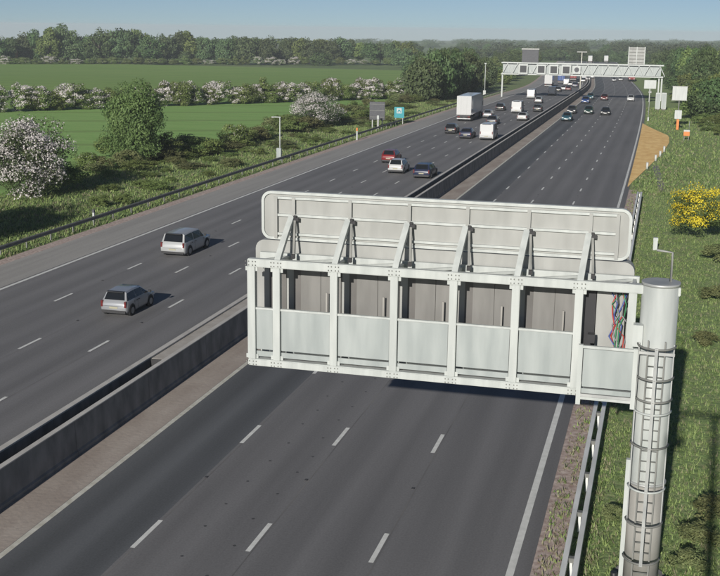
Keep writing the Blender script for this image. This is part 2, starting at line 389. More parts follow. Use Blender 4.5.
for rd in (road_r, road_l):
    far_d[rd].build('lane_dash', M['mark'], rd, kind='stuff')
for i in range(26):                                   # patched core holes in two of the lanes
    x = (-12.75 if i % 2 else -11.5)+random.uniform(-.12, .12); y = 27+i*.95+random.uniform(-.2, .2)
    a = [on_road(x+.055*math.cos(t*math.pi/4), y+.055*math.sin(t*math.pi/4), .004) for t in range(8)]
    studs[road_r].add(a, [tuple(range(8))])
for rd in studs: studs[rd].build('road_stud', M['stud'], rd, kind='stuff')
M['seal'] = mat('joint_seal', (.115, .112, .11), .7, scale=2, col2=(.20, .19, .18), stretch=(1, .2, 1))
for X, rd in ((-14.30, road_r), (-10.86, road_r), (-7.18, road_r), (-32.15, road_l), (-28.85, road_l), (-25.48, road_l)):
    strip('lane_joint', X-.018, X+.018, .003, M['seal'], parent=rd)

# ------------------------------------------------------------------ central barrier
bar = thing('concrete_barrier', 'twin concrete barrier walls along the middle of the motorway, capped beside the sign gantry', 'barrier')
def wall(parent, prof, y0, y1, material, name):
    ys = [y0] + [y for y in RY if y0 < y < y1] + [y1]; n = len(prof); vs = []; fs = []
    for y in ys: vs += [on_road(x, y, z) for x, z in prof]
    for i in range(len(ys)-1):
        for k in range(n): a = i*n+k; b = i*n+(k+1) % n; fs.append((a, b, b+n, a+n))
    fs += [tuple(range(n)), tuple(range(len(vs)-1, len(vs)-n-1, -1))]
    mb = MB(); mb.add(vs, fs); return mb.build(name, material, parent)
lw = [(-20.95, 0), (-20.95, .12), (-20.85, .3), (-20.62, 1.3), (-20.44, 1.3), (-20.40, 0)]
rw = [(-19.50, 0), (-19.505, .14), (-19.56, .2), (-19.60, 1.3), (-19.77, 1.3), (-19.83, 0)]
def segs(name, prof, y0, y1, step):
    y = y0
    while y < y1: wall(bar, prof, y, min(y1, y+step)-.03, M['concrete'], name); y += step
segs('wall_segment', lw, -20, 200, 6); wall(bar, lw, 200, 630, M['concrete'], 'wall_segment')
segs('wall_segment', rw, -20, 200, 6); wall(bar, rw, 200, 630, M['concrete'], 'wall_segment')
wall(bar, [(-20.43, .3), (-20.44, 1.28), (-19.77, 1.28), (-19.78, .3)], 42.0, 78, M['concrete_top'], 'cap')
wall(bar, [(-20.39, .02), (-20.43, 1.27), (-19.78, 1.27), (-19.84, .02)], 41.9, 41.995, M['trim'], 'end_shade')  # dark plate added over the cap's sunlit end face to shade it
wall(bar, [(-20.66, 1.30), (-20.66, 1.36), (-20.41, 1.36), (-20.41, 1.30)], -20, 630, M['lit_top'], 'lit_top')  # pale strips added along both wall tops to paint their sunlit edge
wall(bar, [(-19.80, 1.30), (-19.80, 1.34), (-19.585, 1.34), (-19.585, 1.30)], -20, 630, M['lit_top'], 'lit_top')
strip('gap_floor', -20.40, -19.83, .012, M['darkgrey'], parent=bar)  # dark grey sheet on the floor between the two walls

# ------------------------------------------------------------------ steel crash barriers
def crash_barrier(label, X, y0, y1, step, double=False, mt='rail', face=1, hz=.61):
    r = thing('crash_barrier', label, 'crash barrier')
    ys = np.arange(y0, y1+.1, step)
    wp = [(-.075, -.1), (.075, -.1), (.075, .1), (-.075, .1)] if double else [(0, -.155), (.05, -.11), (.05, -.05), (0, -.02), (0, .02), (.05, .05), (.05, .11), (0, .155)]
    prof = wp if double else [(x*face, z) for x, z in wp] + [(x*face-.008*face-.004, z) for x, z in reversed(wp)]
    for off in ((-.16, .16) if double else (0,)):
        for i in range(0, len(ys)-1, 2):
            a = ys[i]; b = ys[min(i+2, len(ys)-1)]; n = len(prof); vs = []
            for y in (a+.004, (a+b)/2, b-.004): vs += [on_road(X+off+px, y, hz+pz) for px, pz in prof]
            fs = [(j*n+k, j*n+(k+1) % n, (j+1)*n+(k+1) % n, (j+1)*n+k) for j in range(2) for k in range(n)]
            MB().add(vs, fs).build('rail', M[mt], r)
    post = MB().box(-.04, .04, -.05, .05, 0, hz+(.04 if double else .1)).mesh('post', M[mt])
    block = MB().box(-.085, .085, -.09, .09, hz-.08, hz+.06).mesh('post_block', M['dullsteel'])
    for y in ys:
        p = link('post', post, r, loc=on_road(X-.09*face if not double else X, y))
        if double: link('post_block', block, p)
    return r
crash_barrier('long dull steel crash barrier along the left hard shoulder below the grass bank', -41.95, 42, 330, 3.2, mt='dullsteel', face=1)
crash_barrier('pale double steel crash barrier beside the gantry column on the right verge', -1.62, 20, 108, 3.2, double=True, mt='rail', face=-1)

# ------------------------------------------------------------------ near sign gantry
GY = 30.23
g = thing('sign_gantry', 'white cantilever motorway sign seen from behind, with walkway, column and ladder', 'sign gantry', (0.28, 30.3, 0))
GO = Vector((0.28, 30.3, 0))
def gp(mb, name, mats, parent=None, bev=0, **kw):
    """build in world metres, then hang on the gantry (or one of its parts)"""
    mb.v = [tuple(Vector(v)-GO) for v in mb.v]
    o = mb.build(name, mats, parent or g, **kw)
    if bev: bevel(o, bev)
    return o
PX = [-11.35, -10.57, -8.82, -7.03, -5.32, -3.57, -1.85, -.43]
colm = gp(MB().tube([(.28, 30.3, 0), (.28, 30.3, 8.55)], .49, 40), 'column', M['white'])
gp(MB().tube([(.28, 30.3, 8.55), (.28, 30.3, 8.63)], .51, 40), 'column_cap', M['steel'], colm)
gp(MB().tube([(.28, 30.3, .06), (.28, 30.3, 2.95)], .505, 40), 'column_sleeve', M['sleeve'], colm)
gp(MB().tube([(.28, 30.3, .0), (.28, 30.3, .06)], .72, 28), 'base_plate', M['concrete'], colm)
gp(MB().tube([(.28, 30.3, 2.92), (.28, 30.3, 2.99)], .53, 40), 'column_band', M['steel'], colm)
gp(MB().box(-.3, -.18, 30.0, 30.16, .06, 3.6), 'white_strip', M['white'], colm)  # white upright strip added at the left of the lower column
gp(MB().box(-11.46, .80, GY-.11, GY+.11, 8.29, 8.53), 'top_rail', M['white'], bev=.02)
gp(MB().box(-11.46, -1.72, GY-.12, GY+.12, 5.28, 5.49), 'bottom_rail', M['white'], bev=.02)
for i, x in enumerate(PX):
    wd = .11 if i not in (0,) else .12
    gp(MB().box(x-wd, x+wd, GY-.105, GY+.105, 5.492, 8.288), 'post', M['white'], bev=.012)
for x0, x1 in zip(PX[:-2], PX[1:-1]):
    gp(MB().box(x0+.13, x1-.13, GY-.03, GY+.03, 5.78, 7.0), 'parapet_panel', M['panel'], bev=.008)
    gp(MB().box(x0+.13, x1-.13, GY-.02, GY+.02, 5.56, 5.72), 'toe_board', M['panel'])
    gp(MB().box(x0+.112, x1-.112, GY-.05, GY+.05, 7.002, 7.06), 'handrail', M['white'])
for x in PX[:-1]:
    mb = MB()
    for z in (5.32, 5.42, 8.35, 8.46):
        for dx in (-.15, -.06, .06, .15): mb.tube([(x+dx, GY-.15, z), (x+dx, GY-.119, z)], .016, 6)
    gp(mb, 'bolt', M['dullsteel'], kind='stuff')
    for z0, z1 in ((5.492, 5.62), (8.16, 8.288)):
        for sd in (-1, 1): gp(MB().box(x+sd*.112 if sd > 0 else x-.19, x+.19 if sd > 0 else x-.112, GY-.04, GY-.015, z0, z1), 'gusset', M['white'])
# walkway, rear beams and the back of the message sign
gp(MB().box(-11.4, -.45, GY+.13, GY+1.12, 5.36, 5.42), 'walkway', M['steel'])
for z in (5.3, 8.32): gp(MB().box(-11.46, -.3, GY+1.0, GY+1.14, z, z+.2), 'rear_beam', M['white'])
for x0, x1, dx in [(a, b, .1) for a, b in zip(PX, PX[1:])]:
    a, b = (x0, GY+.05, 8.42), (x1, GY+1.05, 8.42)
    gp(MB().bar(a, b, .07, .07), 'roof_brace', M['white'])
for x in PX[1:]:
    gp(MB().box(x-.05, x+.05, GY+.11, GY+1.0, 8.36, 8.46), 'cross_beam', M['white'])
lowbox = gp(MB().prism_y(rrect(-11.68, -.45, 5.55, 8.86, .28), GY+1.22, GY+1.7), 'sign_cabinet', M['cream'])
for x0, x1 in zip(PX[:-2], PX[1:-1]):
    W_ = x1-x0
    gp(MB().box(x0+.12, x1-.12, GY+1.19, GY+1.219, 5.7, 8.3), 'slot_shade', M['greydark'], lowbox)  # flat dark sheet behind the doors, painting the shade of the slots
    if W_ > 1:
        for k in range(2):
            a = x0+.36+k*(W_-.48)/2; b = a+(W_-.48)/2-.012
            d = gp(MB().box(a, b, GY+1.14, GY+1.188, 5.72, 8.22), 'cabinet_door', M['greybeige'], lowbox, bev=.006)
        gp(MB().bar((x0+1.25, GY+.9, 5.5), (x0+1.25, GY+.9, 7.42), .045, .045), 'stanchion', M['sleeve'])
upp = gp(MB().prism_y(rrect(-11.45, -.62, 8.92, 10.34, .27), GY+1.24, GY+1.36), 'sign_board', M['cream'])
edge = rrect(-11.47, -.60, 8.90, 10.36, .29); edge2 = rrect(-11.39, -.68, 8.98, 10.28, .22)
mb = MB(); n = len(edge)
vs = [(x, GY+1.18, z) for x, z in edge]+[(x, GY+1.18, z) for x, z in edge2]+[(x, GY+1.37, z) for x, z in edge]+[(x, GY+1.238, z) for x, z in edge2]
fs = []
for i in range(n):
    j = (i+1) % n; fs += [(i, j, n+j, n+i), (i, 2*n+i, 2*n+j, j), (n+i, n+j, 3*n+j, 3*n+i)]
gp(mb.add(vs, fs), 'sign_rim', M['white'], upp)
for z in (9.05, 9.62, 10.14): gp(MB().box(-11.0, -1.0, GY+1.15, GY+1.239, z, z+.07), 'stiffener', M['white'], upp)
for x in [-11.0] + PX[1:-1] + [-.98]: gp(MB().box(x-.05+(.13 if x in PX else 0), x+.05+(.13 if x in PX else 0), GY+1.12, GY+1.149, 8.95, 10.2), 'upright', M['cream'], upp)
for x in PX[1:-1]:
    pts = [(x+.1*t, GY+.0+1.06*t, 8.44+1.35*t - .18*t*t) for t in (0, .25, .5, .75, 1)]
    mb = MB()
    for a, b in zip(pts, pts[1:]): mb.bar(a, Vector(b)+(Vector(b)-Vector(a))*.04, .17, .14)
    gp(mb, 'support_arm', M['white'])
    e = pts[-1]
    gp(MB().bar((x+.3, GY+.62, 8.5), (x+.2, GY+1.08, 9.66), .065, .06), 'strut', M['dullsteel'])
    gp(MB().box(x+.13, x+.32, GY+1.0, GY+1.11, 9.52, 9.62).box(x+.17, x+.25, GY+.98, GY+1.09, 9.62, 9.68), 'clamp', M['black'])
    gp(MB().box(x+.25, x+.35, GY+.52, GY+.64, 8.47, 8.6), 'bracket', M['black'])
    for dx in (-.08, .08):
        pass
# equipment bay between the last two posts
gp(MB().box(-1.4, -.62, GY+.55, GY+.9, 5.7, 8.15), 'equipment_cabinet', M['cream'], bev=.01)
gp(MB().box(-1.72, -1.42, GY+.6, GY+.9, 5.7, 8.28), 'bay_shade', M['black'])  # black box fills the gap beside the cabinet to paint its shade
for k in range(11):
    x = -.95+.045*k; rr = random.Random(k)
    pts = [(x+rr.uniform(-.13, .13), GY+.42+rr.uniform(-.05, .05), z) for z in np.linspace(8.15, 6.0, 8)]
    gp(MB().tube(pts, .018, 6), 'cable', M[('cable_red', 'cable_blue', 'cable_green', 'cable_grey', 'black')[k % 5]])
gp(MB().box(-1.55, -1.36, GY-.35, GY-.1, 6.88, 7.12), 'junction_box', M['black'])
# landing at the head of the ladder
pl = gp(MB().box(-1.60, -.30, 29.42, 29.47, 5.78, 6.84), 'landing_panel', M['panel'], bev=.008)
gp(MB().box(-1.74, -.18, 29.40, 30.1, 5.5, 5.58), 'landing_floor', M['steel'])
for x in (-1.68, -.24): gp(MB().box(x-.06, x+.06, 29.39, 29.5, 5.27, 6.95), 'landing_post', M['white'])
gp(MB().box(-1.62, -.3, 29.4, 29.48, 5.42, 5.495), 'landing_beam', M['white'])
gp(MB().box(-1.62, -.3, 29.4, 29.49, 6.86, 6.93), 'landing_handrail', M['white'])
gp(MB().box(-1.61, -.31, 29.42, 29.46, 5.6, 5.73), 'toe_board', M['panel'])
gp(MB().box(-.36, -.1, 29.8, 30.1, 6.9, 7.5), 'junction_box', M['white'])
for x in (-.42, .98): gp(MB().tube([(x, 29.95, 0), (x, 29.95, .22)], .1, 8), 'anchor_bolt', M['black'])
# ladder with safety cage in front of the column
lad = gp(MB().bar((.06, 29.62, .3), (.06, 29.62, 7.15), .04, .05).bar((.5, 29.62, .3), (.5, 29.62, 7.15), .04, .05), 'ladder', M['dullsteel'])
rung = MB().tube([(.08-GO.x, 29.62-GO.y, 0), (.48-GO.x, 29.62-GO.y, 0)], .016, 6).mesh('rung', M['dullsteel'])
z = .45
while z < 7.0: link('rung', rung, lad, loc=(0, 0, z)); z += .3
for z in (7.05, 6.2, 5.6, 5.25, 4.3, 3.05, 2.05, .95):
    pts = [(.28+.49*math.cos(t), 29.66-.56*math.sin(t), z) for t in np.linspace(0, math.pi, 13)]
    gp(MB().tube(pts, .03, 6), 'cage_hoop', M['white' if z in (5.25, 3.05) else 'dullsteel'], lad)
gp(MB().bar((.28, 29.09, .9), (.28, 29.09, 7.1), .085, .03), 'cage_bar', M['steel'], lad)
for x in (-.17, .73): gp(MB().bar((x, 29.58, 2.0), (x, 29.58, 7.1), .03, .03), 'cage_bar', M['steel'], lad)
gp(MB().box(-.2, .76, 29.55, 29.6, 6.78, 6.86), 'ladder_head', M['steel'], lad)
# little lamp arm above the column
gp(MB().tube([(.52, 30.4, 8.6), (.52, 30.4, 9.42), (.1, 30.4, 9.46)], .035, 8), 'lamp_arm', M['cream'])
gp(MB().box(-1.2, .6, GY+.15, GY+.3, 8.36, 8.5), 'column_bracket', M['steel'])

# mast that carries the camera; it stands behind the lens and throws the T-shaped shadow on the verge
mast = thing('camera_mast', 'tall grey camera mast whose T shaped shadow lies on the right verge', 'mast', (.6, -1.0, 0))
MB().tube([(0, 0, 0), (0, 0, 16.5)], [.17, .13], 16).build('pole', M['steel'], mast)
MB().box(-1.4, 1.0, -.06, .06, 16.3, 16.5).build('cross_arm', M['steel'], mast)
MB().box(-1.3, -1.2, -.05, .05, 15.3, 16.3).build('hanger', M['steel'], mast)
MB().box(-1.42, -1.1, -.25, .35, 14.95, 15.3).build('camera_housing', M['white'], mast)

# ------------------------------------------------------------------ far portal gantry
FY = 290.0; fx0, fx1 = -40.2, -1.15; zg = zr(FY)
fg = thing('portal_gantry', 'white portal gantry spanning both carriageways in the distance with dark lane signals', 'gantry', (fx0, FY, zg))
def fp(mb, name, mats, parent=None):
    mb.v = [(v[0]-fx0, v[1]-FY, v[2]-zg) for v in mb.v]; return mb.build(name, mats, parent or fg)
b0, b1 = 4.05, 7.15
for z in (b0, b1-.3):
    for y in (FY-.9, FY+.9): fp(MB().box(fx0-.3, fx1+.6, y-.15, y+.15, z, z+.3), 'chord', M['white'])
k = 0; x = fx0
while x < fx1-.5:
    for y in (FY-.95, FY+.95): fp(MB().bar((x, y, b0+.3), (x+1.25, y, b1-.3), .12, .12).bar((x+1.25, y, b1-.3), (x+2.5, y, b0+.3), .12, .12), 'lattice', M['white'])
    x += 2.5
fp(MB().box(fx0, fx1, FY-.3, FY+.3, b0+.35, b1-.35), 'walkway_panel', M['panel'])
for x in (fx0, fx1-.35, fx1+.35):
    fp(MB().box(x-.17, x+.17, FY-.6, FY-.2, zg-.3, b0), 'leg', M['white'])
for px in (523.5, 541.5, 554, 566.5):
    d = ray(px, 66); X = d.x*(FY-1.2)/d.y
    s = fp(MB().box(X-1.15, X+1.15, FY-1.5, FY-1.2, 4.3, 6.75), 'lane_signal', M['white'])
    fp(MB().box(X-.82, X+.82, FY-1.54, FY-1.502, 4.65, 6.35), 'signal_screen', M['screen'], s)
d = ray(577, 66); X = d.x*(FY-1.2)/d.y
s = fp(MB().box(X-.95, X+.95, FY-1.5, FY-1.2, 4.6, 6.6), 'lane_signal', M['white'])
fp(MB().tube([(X, FY-1.53, 5.6), (X, FY-1.502, 5.6)], .6, 16), 'signal_ring', M['darkgrey'], s)
def upx(px): dd = ray(px, 55); return dd.x*(FY)/dd.y
xa, xb = upx(522.5), upx(539)
s = fp(MB().box(xa, xb, FY-.9, FY-.5, b1+.02, 10.3), 'message_sign', M['darkgrey'])
fp(MB().box(xa-.15, xb+.15, FY-1.0, FY-.4, 10.3, 10.65), 'sign_hood', M['cream'], s)
for x in (xa+.5, xb-.5): fp(MB().box(x-.12, x+.12, FY-.45, FY-.1, b1, 10), 'sign_post', M['white'], s)
xa, xb = upx(628.5), upx(645)
s = fp(MB().box(xa, xb, FY+.2, FY+.5, b1+.02, 11.3), 'sign_back', M['cream'])
for z in np.linspace(b1+.4, 10.8, 5): fp(MB().box(xa+.2, xb-.2, FY+.1, FY+.199, z, z+.22), 'sign_rib', M['dullsteel'], s)
for x in (xa+.05, (xa+xb)/2, xb-.05): fp(MB().box(x-.1, x+.1, FY+.02, FY+.099, b1, 11.4), 'sign_post', M['white'], s)

# ------------------------------------------------------------------ roadside furniture
def post_thing(name, label, cat, px, py, h, r=.06, mt='white', group=None):
    return thing(name, label, cat, at(px, py), 0, group)
p = thing('camera_post', 'slim white post with short arm and pale cabinet at its foot on the left bank', 'post', at(280, 160))
MB().tube([(0, 0, 0), (0, 0, 5.0)], [.09, .06], 8).build('pole', M['white'], p); MB().box(-.75, .1, -.04, .04, 4.95, 5.05).build('arm', M['white'], p)
bevel(MB().box(-.28, .28, -.5, -.12, 0, 1.45).build('cabinet', M['panel'], p), .03)
MB().box(-1.0, -.72, -.08, .08, 4.9, 5.06).build('lamp_head', M['cream'], p)
p = thing('large_sign', 'big dark grey sign board seen from behind on two posts on left verge', 'sign', at(377, 128))
MB().box(-1.25, 1.25, -.05, .05, 1.3, 4.1).build('sign_panel', M['darkgrey'], p)
for x in (-.8, .8): MB().box(x-.07, x+.07, .06, .2, 0, 4.0).build('post', M['steel'], p)
for z in (1.7, 2.7, 3.7): MB().box(-1.2, 1.2, -.1, -.052, z, z+.07).build('rib', M['dullsteel'], p)
def marker(label, px, py, h, mt, w=.16, top='white'):
    p = thing('marker_post', label, 'marker post', at(px, py))
    bevel(MB().box(-w/2, w/2, -w/2, w/2, 0, h*.75).build('post', M[mt], p), .01); bevel(MB().box(-w*.55, w*.55, -w*.55, w*.55, h*.75, h).build('cap', M[top], p), .01); return p
marker('pale pinkish post in front of the big dark sign board', 378, 129, 2.1, 'cream', .3)
marker('short white post with orange base between bush and dark sign', 357, 140, 1.7, 'white', .18, 'orange')
marker('small white marker post at the crash barrier below white hawthorn', 94, 222, 1.0, 'white', .16, 'darkgrey')
marker('small white marker post on the grass behind the gantry column', 655, 250, .9, 'white', .3, 'white')
p = thing('phone_sign', 'teal roadside sign with white square on two legs by left crash barrier', 'sign', at(399, 124))
bevel(MB().prism_y(rrect(-.85, .85, 1.0, 2.8, .12), -.04, .04).build('sign_panel', M['teal'], p), .01)
MB().box(-.42, .42, -.052, -.042, 1.75, 2.6).build('white_square', M['white'], p)
MB().box(-.2, .2, -.06, -.054, 2.1, 2.35).box(-.28, -.12, -.06, -.054, 1.9, 2.1).box(.12, .28, -.06, -.054, 1.9, 2.1).build('symbol', M['teal'], p)
for x in (-.6, .6): MB().box(x-.05, x+.05, .05, .13, 0, 2.6).build('leg', M['steel'], p)
def lamp(label, px, py, h, r=.13, mt='white', cab=True):
    p = thing('mast', label, 'mast', at(px, py)); MB().tube([(0, 0, 0), (0, 0, h)], [r, r*.6], 8).build('pole', M[mt], p)
    MB().box(-.25, .25, -.2, .4, h, h+.3).build('camera_head', M[mt], p); 
    MB().box(*((-.35, .35, -.35, .1, 0, 1.2) if cab else (-.13, .13, -.2, .1, 0, .7))).build('cabinet', M['steel'], p); return p
lamp('tall white mast on the left verge just before the portal gantry', 484.5, 95, 8.0)
lamp('slender pale mast beyond the orange refuge area', 648, 121, 5.0, .07, 'cream', False)
p = thing('verge_sign', 'square white sign back on a single post with white box below, right verge', 'sign', at(677, 130))
MB().box(-1.15, 1.15, -.04, .04, 4.8, 7.0).build('sign_panel', M['white'], p); MB().box(-1.22, 1.22, -.08, -.042, 4.74, 4.84).box(-1.22, 1.22, -.08, -.042, 6.96, 7.06).build('frame', M['cream'], p)
MB().tube([(0, .15, 0), (0, .15, 6.8)], .09, 8).build('post', M['dullsteel'], p); bevel(MB().box(-.55, .55, -.3, .04, 1.8, 3.2).build('box', M['white'], p), .04); MB().box(-.18, .22, -.25, -.05, 0, 1.75).build('orange_pole', M['orange'], p)
p = thing('emergency_phone', 'small orange and white emergency telephone box on legs at right verge', 'phone box', at(686, 141))
bevel(MB().box(-.42, .42, -.25, .25, .75, 1.35).build('box', M['orange'], p), .03); MB().box(-.42, .42, -.25, .25, 1.36, 1.6).build('hood', M['white'], p)
for x in (-.3, .3): MB().box(x-.05, x+.05, -.05, .05, 0, .75).build('leg', M['dullsteel'], p)
MB().tube([(.3, .1, 1.6), (.3, .1, 2.9)], .03, 6).build('aerial', M['steel'], p)
for i, px in enumerate((657.3, 663.2)):
    p = thing('roadside_cabinet', ('tall white cabinet nearer the road at the foot of portal gantry', 'tall white cabinet farther from road, right of its twin at the portal gantry')[i], 'cabinet', at(px, 110), 0, 'tall white cabinets below the portal gantry')
    bevel(MB().box(-.5, .5, -.3, .3, .25, 3.6).build('body', M['white'], p), .04); MB().box(-.45, .45, -.25, .25, 0, .25).build('plinth', M['concrete'], p)
    MB().box(-.42, .42, -.315, -.302, .4, 3.4).build('door', M['panel'], p)
bol = MB().tube([(0, 0, 0), (0, 0, .75)], .14, 8).mesh('bollard', M['white'])
for px, py in ((664, 152), (660, 157), (655.5, 161), (647, 169)):
    tag(link('bollard', bol, loc=at(px, py)), 'short white bollard in the row along the edge of orange refuge', 'bollard', 'white bollards round the orange refuge')
p = thing('median_mast', 'tall yellowish mast standing in central reserve behind the portal gantry', 'mast', on_road(-20.6, 330))
MB().tube([(0, 0, 0), (0, 0, 11.6)], [.22, .12], 8).build('pole', M['mark_yellow'], p); MB().box(-1.4, 1.4, -.1, .1, 11.5, 11.75).build('arm', M['cream'], p)
p = thing('small_sign', 'pale sign on a post hanging below the right end of portal gantry', 'sign', on_road(-1.9, 282))
MB().box(-1.4, 1.4, -.05, .05, 3.2, 5.2).build('sign_panel', M['white'], p); MB().box(-.1, .1, .06, .2, 0, 5).build('post', M['steel'], p)
# stepped concrete path down from the refuge
a, b = at(655, 166), at(663, 192)
mb = MB(); d = (b-a).normalized(); nrm = Vector((-d.y, d.x, 0))*.35
mb.add([a-nrm+Vector((0, 0, .06)), a+nrm+Vector((0, 0, .06)), b+nrm+Vector((0, 0, .06)), b-nrm+Vector((0, 0, .06))], [(0, 1, 2, 3)])
mb.build('path', M['concrete'], kind='structure')

# ------------------------------------------------------------------ haze
hz = MB().box(-6200, 6200, -90, 4700, -80, 17.6).mesh('haze', [])
hm = bpy.data.materials.new('air'); hm.use_nodes = True; hn = hm.node_tree.nodes; hn.remove(hn['Principled BSDF'])
pv = hn.new('ShaderNodeVolumePrincipled'); pv.inputs['Density'].default_value = .00021; pv.inputs['Color'].default_value = (.86, .95, 1.0, 1); pv.inputs['Anisotropy'].default_value = -.06
hm.node_tree.links.new(pv.outputs[0], hn['Material Output'].inputs['Volume']); hz.materials.append(hm)
link('haze', hz, kind='stuff')

# ------------------------------------------------------------------ vehicles
def car_proto(name, Lg, W, H, yb, yrf, yrr, ytb, zbon, zbelt, rear_glass=True, side_rear=True, gh=.80, boot=None):
    """lofted car: yb windscreen foot, yrf/yrr roof ends, ytb foot of the rear window; forward is +Y"""
    w = W/2; f = Lg/2
    st = [(f, .74, .34, .50, .58, 0), (f-.07, .88, .22, .56, .66, 0), (f-.3, .97, .2, zbon-.18, zbon-.07, 0), (yb+.35, 1, .2, zbon-.08, zbon, 0), (yb, 1, .2, zbelt-.04, zbelt+.02, 0),
          (yrf, 1, .2, zbelt, H-.03, 1), ((yrf+yrr)/2, 1, .2, zbelt, H, 1), (yrr, 1, .2, zbelt+.01, H-.04, 1), (ytb, .985, .22, zbelt, (boot or zbelt)+.03, 0)]
    if boot: st += [(-f+.12, .95, .26, boot-.12, boot, 0)]
    st += [(-f+.05, .95, .28, zbelt-.22, zbelt-.1, 0), (-f, .90, .34, .62, .72, 0)]
    rings = []
    for y, k, zl, bl, tp, cab in st:
        hw = w*k; wr = w*gh if cab else hw*.90
        half = [(hw*.88, zl), (hw*.99, zl+.14), (hw, zl+(bl-zl)*.6), (hw*.965, bl), (wr, tp-.07 if cab else tp-.03), (wr*.88, tp)]
        rings.append([(0, y, zl)] + [(x, y, z) for x, z in half] + [(0, y, tp+.015)] + [(-x, y, z) for x, z in reversed(half)])
    n = len(rings[0]); mb = MB()
    vs = [v for r_ in rings for v in r_]
    fs = [(i*n+k, i*n+(k+1) % n, (i+1)*n+(k+1) % n, (i+1)*n+k) for i in range(len(rings)-1) for k in range(n)]
    fs += [tuple(range(n)), tuple((len(rings)-1)*n+k for k in reversed(range(n)))]
    mb.add(vs, fs, smooth=True)
    root = bpy.data.objects.new(name, None); COL.objects.link(root); root.empty_display_size = .3
    body = mb.build('body', M['silver'], root)
    body.data.set_sharp_from_angle(angle=math.radians(38))
    def pane(nm, q, ins=.07):
        q = [Vector(p) for p in q]; c = sum(q, Vector())/len(q); nn = (q[1]-q[0]).cross(q[-1]-q[0]).normalized()
        if nn.dot(c-Vector((0, 0, .6))) < 0: nn = -nn
        o = [p+(c-p)*ins+nn*(.012 if abs(nn.x) > .5 else .03) for p in q]; i2 = [p-nn*.02 for p in o]; k = len(q)
        MB().add(o+i2, [tuple(range(k))]+[(i, (i+1) % k, k+(i+1) % k, k+i) for i in range(k)]).build(nm, M['glass'], root)
    R = rings
    pane('windscreen', [R[4][6], R[4][8], R[5][8], R[5][6]])
    if rear_glass: pane('rear_window', [R[7][6], R[7][8], R[8][8], R[8][6]], .04)
    for s in (1, -1):
        a, b = (4, 5) if s > 0 else (10, 9)
        pane('side_window', [R[4][a], R[5][a], R[5][b]] , .12)
        pane('side_window', [R[5][a], R[6][a], R[6][b], R[5][b]])
        if side_rear: pane('side_window', [R[6][a], R[7][a], R[7][b], R[6][b]]); pane('side_window', [R[7][a], R[8][a], R[7][b]], .14)
    wr_ = .32 if H < 1.6 else .37
    tyre = MB().tube([(-.1, 0, 0), (.1, 0, 0)], wr_, 18).mesh('tyre', M['tyre']); rim = MB().tube([(-.108, 0, 0), (.108, 0, 0)], wr_*.62, 12).mesh('rim', M['rim'])
    arch = MB().tube([(-.1, 0, 0), (.1, 0, 0)], wr_+.06, 18).mesh('wheel_arch', M['trim'])
    for s in (1, -1):
        for y in (f-.82*(Lg/4.2), -f+.75*(Lg/4.2)):
            wh = link('wheel', tyre, root, loc=(s*(w-.075), y, wr_)); link('rim', rim, wh); link('wheel_arch', arch, root, loc=(s*(w-.094), y, wr_+.03))
    zt = zbelt-.1
    for s in (1, -1):
        MB().box(s*w*.865-.055, s*w*.865+.06, -f-.01, -f+.22, zt-.26, zt+.10).build('tail_light', M['taillight'], root)
        for yd in (yb-.08, (yrf+yrr)/2+.12, -f+1.02): MB().box(s*w*.996-.008, s*w*.996+.006, yd-.008, yd+.008, .36, zbelt-.1).build('door_seam', M['trim'], root)
        for yd in ((yrf+yrr)/2+.28, -f+1.25): MB().box(s*w-.01, s*w+.02, yd-.09, yd+.09, zbelt-.17, zbelt-.13).build('door_handle', M['trim'], root)
        MB().box(s*w*.70-.17, s*w*.70+.17, f-.24, f-.03, zbon-.33, zbon-.15).build('headlight', M['headlight'], root)
        MB().box(s*(w+.08)-.09, s*(w+.08)+.09, yb-.12, yb-.02, zbelt-.02, zbelt+.12).build('wing_mirror', M['trim'], root)
    MB().box(-.26, .26, -f-.02, -f+.01, .52, .63).build('number_plate', M['plate_rear'], root); MB().box(-.26, .26, f-.02, f+.015, .4, .51).build('number_plate', M['plate_front'], root)
    MB().box(-w*.88, w*.88, -f-.015, -f+.1, .24, .42).build('bumper', M['trim'], root); MB().box(-w*.8, w*.8, -f-.006, -f+.03, .655, .67).build('crease_shade', M['trim'], root); MB().box(-w*.62, w*.62, yrr-.2, yrr+.05, H-.05, H-.02).build('spoiler', M['trim'], root); MB().box(-w*.7, w*.7, f-.1, f+.012, .24, .38).build('bumper', M['trim'], root)  # thin dark strip paints the shade in the crease between tailgate and bumper
    return root
P = {}
P['hatchback'] = car_proto('hatchback', 3.75, 1.70, 1.50, .95, .25, -1.45, -1.70, .90, .96, gh=.74)
P['suv'] = car_proto('suv', 4.7, 1.92, 1.76, 1.0, .42, -1.95, -2.2, 1.02, 1.10, gh=.80)
P['saloon'] = car_proto('saloon_car', 4.6, 1.80, 1.45, .95, .15, -1.15, -1.75, .86, .92, gh=.72, boot=.98)
P['estate'] = car_proto('estate_car', 4.7, 1.82, 1.50, .95, .2, -1.85, -2.2, .88, .95, gh=.76)
P['van'] = car_proto('van', 5.2, 1.98, 2.35, 1.75, 1.15, -2.48, -2.54, 1.15, 1.25, rear_glass=False, side_rear=False, gh=.93)
